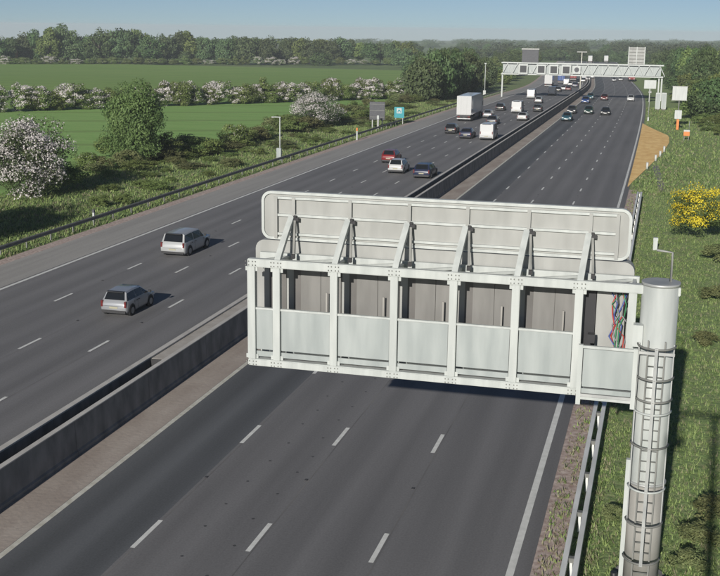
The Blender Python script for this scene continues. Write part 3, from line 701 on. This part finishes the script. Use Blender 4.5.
def lorry_proto(Lb=12.0, Hb=4.4):
    r = bpy.data.objects.new('lorry', None); COL.objects.link(r)
    f = Lb/2
    bevel(MB().box(-1.27, 1.27, -f, f-.2, 1.15, Hb).build('body', M['white_car'], r), .05)
    for s in (1, -1): MB().box(s*.635-.6, s*.635+.6, -f-.03, -f-.002, 1.2, Hb-.1).build('rear_door', M['white_car'], r); MB().box(s*.9-.2, s*.9+.2, -f-.06, -f+.02, .75, .95).build('tail_light', M['taillight'], r)
    for x in (-.5, .5): MB().box(x-.03, x+.03, -f-.06, -f-.031, 1.3, Hb-.2).build('door_rod', M['steel'], r)
    MB().box(-1.1, 1.1, -f+.05, f+2.2, .75, 1.14).build('chassis', M['trim'], r); MB().box(-1.2, 1.2, -f-.02, -f+.04, .45, .62).build('under_run_bar', M['steel'], r)
    for s in (1, -1): MB().box(s*1.2-.03, s*1.2+.03, -f+4.5, f-2, .5, 1.1).build('side_guard', M['darkgrey'], r)
    cab = MB().prism_x([(f+.2, .9), (f+2.5, .9), (f+2.55, 2.0), (f+2.3, 3.2), (f+1.9, 3.7), (f+.2, 3.75)], -1.23, 1.23).build('cab', M['white_car'], r); bevel(cab, .06)
    MB().add([(-1.1, f+2.57, 2.05), (1.1, f+2.57, 2.05), (1.05, f+2.34, 3.1), (-1.05, f+2.34, 3.1)], [(0, 1, 2, 3)]).build('windscreen', M['glass'], cab)
    for s in (1, -1): MB().box(s*1.24-.006, s*1.24+.006, f+1.2, f+2.2, 2.1, 2.9).build('side_window', M['glass'], cab); MB().box(s*.85-.2, s*.85+.2, f+2.5, f+2.56, 1.05, 1.3).build('headlight', M['headlight'], cab)
    tyre = MB().tube([(-.16, 0, 0), (.16, 0, 0)], .5, 16).mesh('tyre', M['tyre']); rim = MB().tube([(-.17, 0, 0), (.17, 0, 0)], .28, 10).mesh('rim', M['rim'])
    for s in (1, -1):
        for y in (-f+1.2, -f+2.5, -f+3.8, f-.6, f+1.6): wh = link('wheel', tyre, r, loc=(s*1.06, y, .5)); link('rim', rim, wh)
    return r
P['lorry'] = lorry_proto()
HALF = {'hatchback': 1.87, 'suv': 2.35, 'saloon': 2.3, 'estate': 2.35, 'van': 2.6, 'lorry': 6.0}
PAINTED = {'body', 'cab', 'rear_door', 'wing_mirror'}
def heading(Y): return math.atan((sh(Y+2)-sh(Y-2))/4)
def vehicle(kind, color, X, Y, label, away=True, group=None, scale=None):
    """X, Y: middle of the end that faces the camera, on the road"""
    r = copy_tree(P[kind]); yc = Y+HALF[kind]
    r.location = on_road(X, yc, .005); r.rotation_euler.z = -heading(yc) + (0 if away else math.pi)
    cat = {'hatchback': 'car', 'suv': 'car', 'saloon': 'car', 'estate': 'car'}.get(kind, kind)
    tag(r, label, cat, group)
    if scale: r.scale = scale
    for ch in r.children:
        b = ch.name.split('.')[0]
        if b in PAINTED and (b != 'wing_mirror'):
            ch.material_slots[0].link = 'OBJECT'; ch.material_slots[0].material = M[color]
    return r
def vpx(kind, color, px, py, label, away=True, group=None, X=None, **k):
    p = at(px, py)
    return vehicle(kind, color, (p.x-sh(p.y)) if X is None else X, p.y, label, away, group, **k)
GL, GR = 'vehicles driving away on the left carriageway', 'vehicles coming towards the camera on the right carriageway'
vpx('hatchback', 'silver', 113, 317.5, 'silver small hatchback with dark rear window, lowest car on the left carriageway', group=GL, scale=(.92, .95, .9))
vpx('suv', 'pale_silver', 172.5, 257, 'pale silver tall off-roader with dark rear window, just ahead of the silver hatchback', group=GL, scale=(.95, 1, .88))
vpx('hatchback', 'red', 388, 163.5, 'small red car behind the white car, above the big sign', group=GL)
vpx('hatchback', 'white_car', 395, 174, 'white hatchback between the red car and the dark navy estate', group=GL)
vpx('estate', 'navy', 421, 179, 'dark navy estate car close to the central barrier', group=GL)
vpx('lorry', 'white_car', 463.5, 121.5, 'large white box lorry in the lane by the hard shoulder', group=GL)
vpx('hatchback', 'black_car', 450, 134, 'black car just behind the white lorry', group=GL)
vpx('saloon', 'navy', 465, 139, 'dark blue saloon between the black car and the white van', group=GL)
vpx('van', 'white_car', 486, 140.5, 'white box van closest to the central barrier behind the lorry', group=GL)
vpx('hatchback', 'silver', 487, 118.5, 'silver car passing beside the white lorry', group=GL)
vpx('saloon', 'charcoal', 491, 125, 'charcoal saloon directly in front of the near white van', group=GL)
vpx('hatchback', 'black_car', 499.5, 111, 'black hatchback ahead of the white lorry in slow lane', group=GL)
vpx('van', 'white_car', 516, 113.5, 'white van beside a white car in the middle lanes', group=GL)
vpx('saloon', 'white_car', 521.5, 121, 'white saloon right behind the middle white van', group=GL)
vpx('hatchback', 'charcoal', 537, 112, 'dark grey car alone near the central barrier', group=GL)
vpx('hatchback', 'pale_silver', 538, 103.5, 'pale silver car ahead of the dark grey car', group=GL)
vpx('van', 'pale_silver', 530.5, 99, 'pale van with greenish tint ahead of the silver car', group=GL)
vpx('van', 'white_car', 551.5, 95.5, 'white van just under the portal gantry', group=GL)
vpx('lorry', 'white_car', 548, 87.0, 'white lorry beyond the portal gantry in the slow lane', group=GL)
vpx('lorry', 'red', 573, 81, 'red lorry far off beside the central barrier', group=GL)
vpx('lorry', 'blue', 561, 83.5, 'dark blue lorry far off between white and red lorries', group=GL)
for i, (px, py, kd, cl) in enumerate(((558, 92, 'hatchback', 'charcoal'), (563, 90.5, 'saloon', 'pale_silver'), (568, 91, 'hatchback', 'dark_red'), (575, 87.5, 'suv', 'navy'), (570, 86, 'hatchback', 'white_car'),
                                      (578, 84.5, 'saloon', 'charcoal'), (583, 82.5, 'suv', 'grey'), (566, 85.5, 'van', 'pale_silver'), (588, 80.5, 'hatchback', 'white_car'), (584, 80, 'van', 'grey'), (592, 78.5, 'saloon', 'silver'))):
    vpx(kd, cl, px, py, 'tiny distant vehicle in dense traffic beyond the portal gantry, left carriageway', group='far traffic on the left carriageway')
vpx('saloon', 'teal_car', 566, 121.5, 'dark blue green saloon nearest of the oncoming cars, by the reserve line', False, GR)
vpx('hatchback', 'charcoal', 571, 114, 'charcoal hatchback behind the nearest oncoming saloon', False, GR)
vpx('hatchback', 'dark_green', 588, 114.5, 'very dark green hatchback in the second oncoming lane', False, GR)
vpx('saloon', 'black_car', 605, 115.5, 'black saloon with pale plate, rightmost of the near oncoming row', False, GR)
vpx('estate', 'blue', 585, 103.5, 'blue estate car coming on in the lane by the reserve', False, GR)
vpx('hatchback', 'teal_car', 590, 99.5, 'dark teal hatchback close behind the blue estate', False, GR)
vpx('hatchback', 'dark_red', 604, 100.5, 'dark red hatchback in the third oncoming lane', False, GR)
vpx('hatchback', 'white_car', 630.5, 101.5, 'bright white car alone in the oncoming lane nearest the verge', False, GR)
vpx('lorry', 'red', 631.5, 81.5, 'red and white lorry coming on beneath the portal gantry', False, GR)
vpx('hatchback', 'silver', 614, 81.5, 'silver car far off beyond the portal gantry, oncoming lane left of its pale neighbour', False, GR)
vpx('hatchback', 'pale_silver', 620.5, 81, 'pale car far off beyond the gantry, right of the silver car', False, GR)
vpx('lorry', 'white_car', 590, 63.0, 'white lorry seen above the portal gantry beam on far bend, left one of two', True, 'lorries on the far bend')
vpx('lorry', 'white_car', 606, 62.8, 'white lorry seen above the portal gantry beam on far bend, right one of two', True, 'lorries on the far bend')
def kill(o):
    for ch in list(o.children): kill(ch)
    bpy.data.objects.remove(o)
for q in P.values(): kill(q)

# ------------------------------------------------------------------ plants
def crown_mesh(name, seed, nclump, nleaf, leaf, mats, flat=.25, blossom=0.0, squash=1.0, cr=(.24, .38), low=-.92):
    """leaf-sized quads gathered in clumps through a unit crown (radius 1, centre at 0)"""
    r = np.random.default_rng(seed); V = []; T = []; MI = []
    for c in range(nclump):
        while True:
            d = r.normal(size=3); d /= np.linalg.norm(d)
            if d[2] > low: break
        rad = r.uniform(.45, 1.0)**.6; wob = 1 + .16*math.sin(3*math.atan2(d[1], d[0])+seed) + r.uniform(-.12, .12)
        ce = d*rad*.80*wob; ce[2] *= squash; k = r.uniform(*cr); tone = np.clip(r.normal(.5, .26), 0, 1)
        q = r.normal(size=(nleaf, 3)); q /= np.linalg.norm(q, axis=1)[:, None]
        q *= (r.uniform(.25, 1, nleaf)**.5)[:, None]*k; q[:, 2] *= .75
        pos = ce + q
        nrm = q/k + d*.6 + r.normal(size=(nleaf, 3))*.7; nrm /= np.linalg.norm(nrm, axis=1)[:, None]
        a = np.cross(nrm, r.normal(size=(nleaf, 3))); a /= np.linalg.norm(a, axis=1)[:, None]; b = np.cross(nrm, a)
        sz = (leaf*r.uniform(.6, 1.3, nleaf))[:, None]
        V.append(np.stack([pos-a*sz, pos-b*sz*.6, pos+a*sz, pos+b*sz*.6], 1).reshape(-1, 3))
        T += [tone]*nleaf
        bl = (r.uniform(0, 1, nleaf) < blossom*(1.5 if tone > .45 else .35)) & ((q[:, 2] > -.1*k))
        MI += list(bl.astype(int))
    V = np.concatenate(V); n = len(V)//4
    me = bpy.data.meshes.new(name); me.vertices.add(len(V)); me.vertices.foreach_set('co', V.ravel())
    me.loops.add(4*n); me.loops.foreach_set('vertex_index', np.arange(4*n)); me.polygons.add(n)
    me.polygons.foreach_set('loop_start', np.arange(n)*4); me.polygons.foreach_set('loop_total', np.full(n, 4))
    for mm in mats: me.materials.append(mm)
    me.polygons.foreach_set('material_index', np.array(MI, dtype=np.int32))
    at_ = me.attributes.new('tone', 'FLOAT', 'FACE'); at_.data.foreach_set('value', np.array(T, dtype=np.float32))
    me.update(); me.validate(); return me
def trunk_mesh(name, seed, limbs=5):
    r = random.Random(seed); mb = MB()
    pts = [(0, 0, 0), (.02, .01, .35), (r.uniform(-.06, .06), r.uniform(-.06, .06), .7), (r.uniform(-.1, .1), r.uniform(-.1, .1), 1.15)]
    mb.tube(pts, [.1, .075, .055, .02], 8)
    for k in range(limbs):
        a = k*2.4+r.uniform(0, 1); z = r.uniform(.35, .75); l = r.uniform(.35, .6)
        mb.tube([(0, 0, z), (math.cos(a)*l*.5, math.sin(a)*l*.5, z+.2), (math.cos(a)*l, math.sin(a)*l, z+.5)], [.045, .03, .01], 6)
    return mb.mesh(name, M['bark'])
CR = {'big': [crown_mesh('crown', 11+i, 100, 240, .028, [M['leaf']]) for i in range(2)],
      'haw': [crown_mesh('crown', 21+i, 100, 260, .025, [M['leaf_dark'], M['blossom']], blossom=1.0) for i in range(2)],
      'mid': [crown_mesh('crown', 31+i, 55, 70, .07, [M['leaf_far']]) for i in range(5)],
      'midd': [crown_mesh('crown', 41+i, 55, 70, .07, [M['leaf_dark']]) for i in range(3)],
      'midb': [crown_mesh('crown', 46+i, 55, 70, .07, [M['leaf_bright']]) for i in range(3)],
      'hedge': [crown_mesh('crown', 51+i, 42, 170, .048, [M['leaf_bright'], M['blossom']], blossom=.6, low=-.9) for i in range(3)],
      'hedgeg': [crown_mesh('crown', 56+i, 42, 170, .048, [M['leaf_bright'], M['blossom']], blossom=.04, low=-.9) for i in range(3)],
      'bush': [crown_mesh('crown', 61+i, 30, 110, .055, [M['leaf_bright']], low=-.6) for i in range(3)],
      'olive': [crown_mesh('crown', 81+i, 30, 95, .06, [M['leaf_olive']], low=-.6) for i in range(3)],
      'gorse': [crown_mesh('crown', 71, 64, 200, .028, [M['leaf'], M['gorse']], blossom=.75, low=-.5)]}
TR = [trunk_mesh('trunk', 5+i) for i in range(3)]
def plant(name, kind, p, h, wd, label, cat='tree', group=None, trunk=True, base=.12, wy=None):
    """p: point on the ground; h: total height; wd: crown width"""
    r = random.Random(int(p[0]*13+p[1]*7))
    t = thing(name, label, cat, p, r.uniform(0, 6.28), group)
    base -= .06; cz = h*(1+base)/2; hz = h*(1-base)/2*1.06
    c = link('crown', r.choice(CR[kind]), t, loc=(0, 0, cz), scale=(wd/2, (wy or wd)/2, hz))
    if trunk: k = link('trunk', TR[r.randrange(3)], t, scale=(wd*.42, wd*.42, h*.62))
    return t
plant('broadleaf_tree', 'big', at(135, 163), 9.4, 8.0, 'large green broadleaf tree standing in the near field edge, right of white hawthorn', base=.0)
plant('hawthorn_bush', 'haw', at(31, 197), 7.2, 8.0, 'big hawthorn covered in white blossom at left edge of the picture', 'bush', base=.0)
plant('hawthorn_bush', 'haw', at(315, 127), 5.6, 8.4, 'white flowering hawthorn between the field and the slim post', 'bush', base=.0)
plant('gorse_bush', 'gorse', at(697, 240), 4.2, 4.4, 'gorse bush full of yellow flowers on right verge', 'bush', base=.0, trunk=False)
SCRUB = ['bushy green shrub left of the broadleaf tree at the field edge', 'shrub with few white flowers just right of the broadleaf tree', 'green shrub in shade right of broadleaf tree', 'tallest shrub between the broadleaf tree and the slim post', 'small green shrub just before the slim white post', 'low flowering shrub hugging the foot of the broadleaf tree', 'low spreading shrub between the shaded shrub and slim post', 'tiny shrub between white hawthorn and broadleaf tree', 'green shrub leaning against the big white hawthorn', 'flat shrub behind the slim white post', 'green shrub at left foot of the smaller flowering hawthorn', 'shrub at right foot of the smaller flowering hawthorn']
for i, (px, py, h, wd) in enumerate(((110, 158, 2.6, 4), (165, 160, 3.0, 4.5), (195, 156, 2.6, 3.4), (232, 147, 3.2, 4.0), (244, 143, 2.4, 3.4), (180, 158, 1.8, 4), (210, 154, 1.6, 4.5), (90, 170, 2.0, 3.5), (70, 190, 2.6, 4), (262, 138, 2, 4), (288, 132, 2.6, 4.5), (340, 122, 2.2, 4))):
    plant('scrub_bush', ('bush', 'hedgeg')[i % 2], at(px, py), h, wd, SCRUB[i], 'bush', 'scrub bushes along the field edge', False, 0)
# trees just outside the picture whose shade falls on the left bank
for i in range(95):
    y = 105+random.uniform(0, 1)*165; x = -51-random.uniform(0, 1)**.7*7
    if i > 60: x = random.uniform(-52, -44.5)
    plant('scrub_bush', ('olive', 'olive', 'bush')[i % 3], (x, y, zr(y)), random.uniform(.8, 2.3) if i <= 60 else random.uniform(.4, 1.0), random.uniform(2.2, 5.0), 'olive scrub on the left bank between the broadleaf tree and the roadside signs' if i <= 60 else 'knee high olive scrub in the grass above the left crash barrier', 'bush', 'olive scrub on the left bank' if i <= 60 else 'low olive scrub above the left crash barrier', False, 0)
for i in range(30):
    x = random.uniform(-56, -44); y = random.uniform(70, 200)
    plant('weed_clump', 'bush', (x, y, zr(y)), random.uniform(.4, 1.1), random.uniform(1.0, 2.6), 'low leafy clump in rough grass between the field and crash barrier', 'plant', 'weed clumps on the left bank', False, 0)
for i, (x, y, h, wd) in enumerate(((-51, 58, 9.5, 10), (-47.4, 66, 6.0, 5))):
    plant('broadleaf_tree', 'big', (x, y, zr(y)), h, wd, ('tall tree left of the white hawthorn whose shade darkens the bank', 'short tree at the left margin shading the crash barrier bank')[i])
# hedge across the fields
t = 150.0; i = 0
while t < 405:
    h = hedge_pt(t); wh = random.random()
    if h.x < -57:
        z = zr(h.y); ht = random.uniform(3.4, 5.2)
        if i % 3 != 2 or True:
            k = 'hedge' if wh < .72 else 'hedgeg'
            plant('hedge_bush', k, (h.x+random.uniform(-1, 1), h.y+random.uniform(-1, 1), z), ht, random.uniform(4.5, 6.5),
                  'hedge bush with white blossom in the line across the fields' if k == 'hedge' else 'plain green bush in the hedge line across the fields', 'bush',
                  'white flowering bushes in the field hedge' if k == 'hedge' else 'green bushes in the field hedge', False, 0)
    t += random.uniform(2.0, 2.9); i += 1
# treeline at the far edge of the far field
def far_tree(kind, x, y, h, wd, label, group, name='field_tree'):
    plant(name, kind, (x, y, zr(y)-.2), h, wd, label, 'tree', group, True, .08)
x = -12.0
tops = [(-20, 38), (0, 38), (25, 36), (45, 29), (60, 27), (75, 36), (90, 34), (105, 30), (118, 33), (130, 28), (145, 31), (160, 38), (180, 32), (200, 36), (220, 38), (250, 36), (280, 39), (300, 39), (330, 38), (360, 40), (410, 42)]
while x < 408:
    b = at(x, 63+random.uniform(-1.2, .6)); ty = np.interp(x, [a for a, _ in tops], [c for _, c in tops])+random.uniform(-1.5, 2)
    dep = b.dot(fw); h = (63-ty)*(b-Vector((0, 0, CAM_H))).dot(fw)/F_PX
    kd = random.choice(('mid', 'mid', 'midd', 'midb')); far_tree(kd, b.x, b.y, max(4, h), max(5, h*random.uniform(.75, 1.1)), {'mid': 'mid green rounded tree in the row closing the far field', 'midd': 'dark green rounded tree in the row closing the far field', 'midb': 'yellowish green rounded tree in the row closing the far field'}[kd], 'trees along the far field')
    x += random.uniform(7.5, 12.5)
x = -8.0
while x < 400:                                        # low bushes under that row
    b = at(x, 64); plant('field_bush', random.choice(('hedgeg', 'hedgeg', 'hedge')), (b.x, b.y, b.z-.2), random.uniform(2.5, 4.5), random.uniform(6, 9), 'low bush under the tree row at end of the far field', 'bush', 'low bushes under the far tree row', False, 0)
    x += random.uniform(9, 14)
def px_of(p):
    d = Vector(p)-Vector((0, 0, CAM_H)); return 360+F_PX*d.dot(rt)/d.dot(fw)
# the wood left of the lorry
for i in range(46):
    u = random.random(); y = 236+random.uniform(0, 1)**1.1*120; xx = -49.5-random.uniform(0, 22)-(y-236)*.02
    if i < 14: y = 240+i*5.5+random.uniform(-2, 2); xx = -50.5-random.uniform(0, 5) + (0 if y > 262 else -(262-y)*.25)
    if px_of((xx+sh(y), y, 0)) < 416: xx = -50 if y > 262 else -49; y = max(y, 262)+random.uniform(0, 60); xx -= random.uniform(0, 3)
    if px_of((xx+sh(y), y, 0)) < 412: continue
    kd = random.choice(('mid', 'midd', 'midd', 'mid'))
    plant('wood_tree', kd, (xx+sh(y), y, zr(y)-.2), random.uniform(8.0, 11.8), random.uniform(7, 10.5), ('front edge ' if i < 14 else 'inner ')+{'mid': 'mid green', 'midd': 'dark green'}[kd]+' tree of the dense wood beside the left carriageway', 'tree', 'trees of the wood beside the left carriageway', True, .0)
for i in range(34):                                   # scrub and trees on along the left side past the portal gantry
    y = 300+i*13+random.uniform(-5, 5); xx = -50-random.uniform(0, 22)
    plant('wood_tree', random.choice(('mid', 'midb', 'midd')), (xx+sh(y), y, zr(y)-.2), random.uniform(5, 10), random.uniform(6, 10), 'green tree along the left side beyond the wood', 'tree', 'trees along the left side beyond the wood', True, .0)
# right-hand woodland bank
for i in range(95):
    y = 205+random.uniform(0, 1)**1.2*330; xx = 7.5+random.uniform(0, 1)**1.3*40+(y-205)*.01
    if i < 22: y = 212+i*14+random.uniform(-4, 4); xx = 7.2+random.uniform(0, 5)
    p = (xx+sh(y), y, bank(xx, y)-.2)
    kd = random.choice(('mid', 'midd', 'midd', 'midd', 'midb'))
    plant('wood_tree', kd, p, random.uniform(8.5, 13.5) if xx > 11 else random.uniform(4.5, 8), random.uniform(6, 9.5), ('roadside ' if i < 22 else 'inner ')+{'mid': 'mid green', 'midd': 'dark green', 'midb': 'yellowish green'}[kd]+' tree of the wood on the bank right of the motorway', 'tree', 'trees on the right bank', True, .0)
for i in range(34):                                   # scrub on that bank, nearer
    y = 150+random.uniform(0, 75); xx = 6.8+random.uniform(0, 12)
    p = (xx+sh(y), y, bank(xx, y)-.1)
    plant('scrub_bush', random.choice(('bush', 'hedgeg', 'bush')), p, random.uniform(1.2, 3.0), random.uniform(2.5, 4.5), 'scrubby bush on the right bank near the white signs', 'bush', 'scrub on the right bank', False, 0)
WEEDS = ['weed clump farthest up the right edge beside the gantry column', 'weed clump right of the column head, nearer its edge of picture', 'tall weed clump under the yellow gorse at right edge', 'weed clump right of the column foot, nearest to it', 'weed clump in the mast shadow right of the column foot', 'lowest weed clump at the foot of gantry column', 'small weed clump between the crash barrier and column']
for i, (px, py, h, wd) in enumerate(((712, 300, .9, 1.8), (704, 345, .7, 1.5), (716, 262, 1.3, 2.4), (700, 545, .7, 1.4), (716, 520, .8, 1.6), (688, 570, .6, 1.2), (612, 520, .5, .9))):
    plant('weed_clump', 'olive', at(px, py), h, wd, WEEDS[i], 'plant', 'weed clumps round the gantry column', False, 0)
# beyond the road bend and out to the skyline
for i in range(105):
    D = 560*(4.6**random.random()); px = random.uniform(-20, 740)
    d = ray(px, 40); k = D/d.y; xx = d.x*k
    if D < 800 and 540 < px < 650: continue
    plant('distant_tree', random.choice(('mid', 'mid', 'midd')), (xx, D, land(xx, D)-.3), random.uniform(6, 11), random.uniform(9, 17), 'small distant tree on the plain before the skyline', 'tree', 'distant trees on the plain', False, .0)
mb = None
for i in range(16):                                   # trees where the motorway bends out of sight
    px = 545+i*6.2; D = 800+random.uniform(0, 60); d = ray(px, 60); xx = d.x*D/d.y
    plant('distant_tree', random.choice(('mid', 'midd')), (xx, D, land(xx, D)-.3), random.uniform(6, 9), random.uniform(8, 12), 'green tree closing the view where the motorway bends away', 'tree', 'trees at the far bend', False, .0)
# far woods that read as one dark band on the skyline
def band(name, n, d0, d1, hs, px0, px1, seed):
    r = np.random.default_rng(seed); src = CR['mid'][0]
    co = np.empty(len(src.vertices)*3); src.vertices.foreach_get('co', co); co = co.reshape(-1, 4, 3)[::5].reshape(-1, 3)
    V = []
    for i in range(n):
        D = r.uniform(d0, d1); dd = ray(r.uniform(px0, px1), 40); xx = dd.x*D/dd.y; h = r.uniform(*hs); wv = h*r.uniform(.9, 1.6)
        V.append(co*np.array([wv, wv, h*.55])*np.array([1, 1, 1]) + np.array([xx, D, land(xx, D)+h*.42]))
    V = np.concatenate(V); q = len(V)//4
    me = bpy.data.meshes.new(name); me.from_pydata(V.tolist(), [], np.arange(4*q).reshape(-1, 4).tolist()); me.materials.append(M['leaf_far'])
    a = me.attributes.new('tone', 'FLOAT', 'FACE'); a.data.foreach_set('value', np.repeat(r.uniform(.1, .8, q//8+1), 8)[:q].astype(np.float32))
    o = link(name, me, kind='stuff'); o['label'] = 'far woods forming a dark band along the skyline'; o['category'] = 'woods'; return o
band('distant_wood', 190, 1500, 2600, (8, 14), -30, 750, 3)
band('distant_wood', 60, 850, 1300, (8, 13), 470, 760, 4)
# house at the far left edge
hp = at(9, 62.5)
h_ = thing('house', 'small red brick house with tiled roof among the trees at far left', 'house', hp, .3)
MB().box(-4, 4, -3, 3, 0, 4.6).build('wall', M['brick'], h_)
rf = MB().prism_x([(-3.5, 4.5), (3.5, 4.5), (0, 7.2)], -4.4, 4.4).build('roof', M['rooftile'], h_); MB().box(2.5, 3.3, -.4, .4, 6.2, 8.2).build('chimney', M['brick'], rf)
for x in (-2.2, 1.8):
    for z in (1, 3): f_ = MB().box(x-.6, x+.6, -3.06, -3.002, z, z+1.1).build('window', M['white'], h_); MB().box(x-.5, x+.5, -3.075, -3.062, z+.1, z+1.0).build('pane', M['glass'], f_)

# ------------------------------------------------------------------ rough grass on the verges
def tufts(name, n, region, hs, wdt, mats, probs, seed, label, clump=.0):
    r = np.random.default_rng(seed); pts = region(r, n); n = len(pts); B = 3
    base = np.repeat(pts, B, 0) + np.concatenate([r.normal(0, .06, (n*B, 2)), np.zeros((n*B, 1))], 1)
    a = r.uniform(0, 6.283, n*B); lean = r.uniform(.3, 1.3, n*B); h = r.uniform(*hs, n*B)*np.repeat(r.uniform(.6, 1.3, n), B); wv = wdt*r.uniform(.6, 1.4, n*B)
    dx = np.stack([np.cos(a), np.sin(a), 0*a], 1); dy = np.stack([-np.sin(a), np.cos(a), 0*a], 1)
    tip = base + dy*(h*lean)[:, None] + np.array([0, 0, 1])*h[:, None]
    V = np.stack([base-dx*wv[:, None], base+dx*wv[:, None], tip], 1).reshape(-1, 3); q = n*B
    me = bpy.data.meshes.new(name); me.vertices.add(3*q); me.vertices.foreach_set('co', V.ravel())
    me.loops.add(3*q); me.loops.foreach_set('vertex_index', np.arange(3*q)); me.polygons.add(q)
    me.polygons.foreach_set('loop_start', np.arange(q)*3); me.polygons.foreach_set('loop_total', np.full(q, 3))
    for mm in mats: me.materials.append(mm)
    me.polygons.foreach_set('material_index', np.repeat(r.choice(len(mats), n, p=probs), B).astype(np.int32))
    t_ = me.attributes.new('tone', 'FLOAT', 'FACE'); t_.data.foreach_set('value', np.repeat(r.uniform(0, 1, n), B).astype(np.float32))
    me.update(); o = link(name, me, kind='stuff'); return o
def reg(x0, x1, y0, y1, fz, patchy=0.0, sc=.5):
    def f(r, n):
        y = y0+(y1-y0)*r.uniform(0, 1, n)**1.5; x = r.uniform(x0, x1, n)
        if patchy:
            k = np.sin(x*sc*1.7+1.3*np.sin(y*sc*.6))*np.sin(y*sc+2*np.sin(x*sc*.5))
            keep = r.uniform(-1, 1, n) < k*patchy+ (1-patchy); x, y = x[keep], y[keep]
        return np.array([(a+sh(b), b, fz(a, b)-.02) for a, b in zip(x, y)])
    return f
MT = [M['tuft'], M['tuft_dry'], M['tuft_dark']]
tufts('rough_grass', 42000, reg(-1.3, 9, 26, 115, bank, .6, .9), (.06, .2), .022, MT, [.66, .12, .22], 1, '')
tufts('rough_grass', 3600, reg(-2.6, -1.0, 26, 108, lambda x, y: zr(y)-.01, .5, 2.2), (.05, .2), .03, MT, [.22, .58, .20], 2, '')
tufts('rough_grass', 60000, reg(-58, -41.6, 58, 260, lambda x, y: zr(y), .7, .35), (.08, .30), .045, MT, [.5, .17, .33], 3, '')
def reg_era(r, n):
    q = reg(-2.5, 17, 110, 255, bank, .6, .4)(r, n)
    yy = [a for a, _ in era_r]; xx = [c for _, c in era_r]
    lim = np.array([np.interp(p[1], yy, xx, left=-9, right=-9)+sh(p[1])+.25 for p in q])
    return q[q[:, 0] > lim]
tufts('rough_grass', 24000, reg_era, (.1, .36), .06, MT, [.5, .15, .35], 4, '')
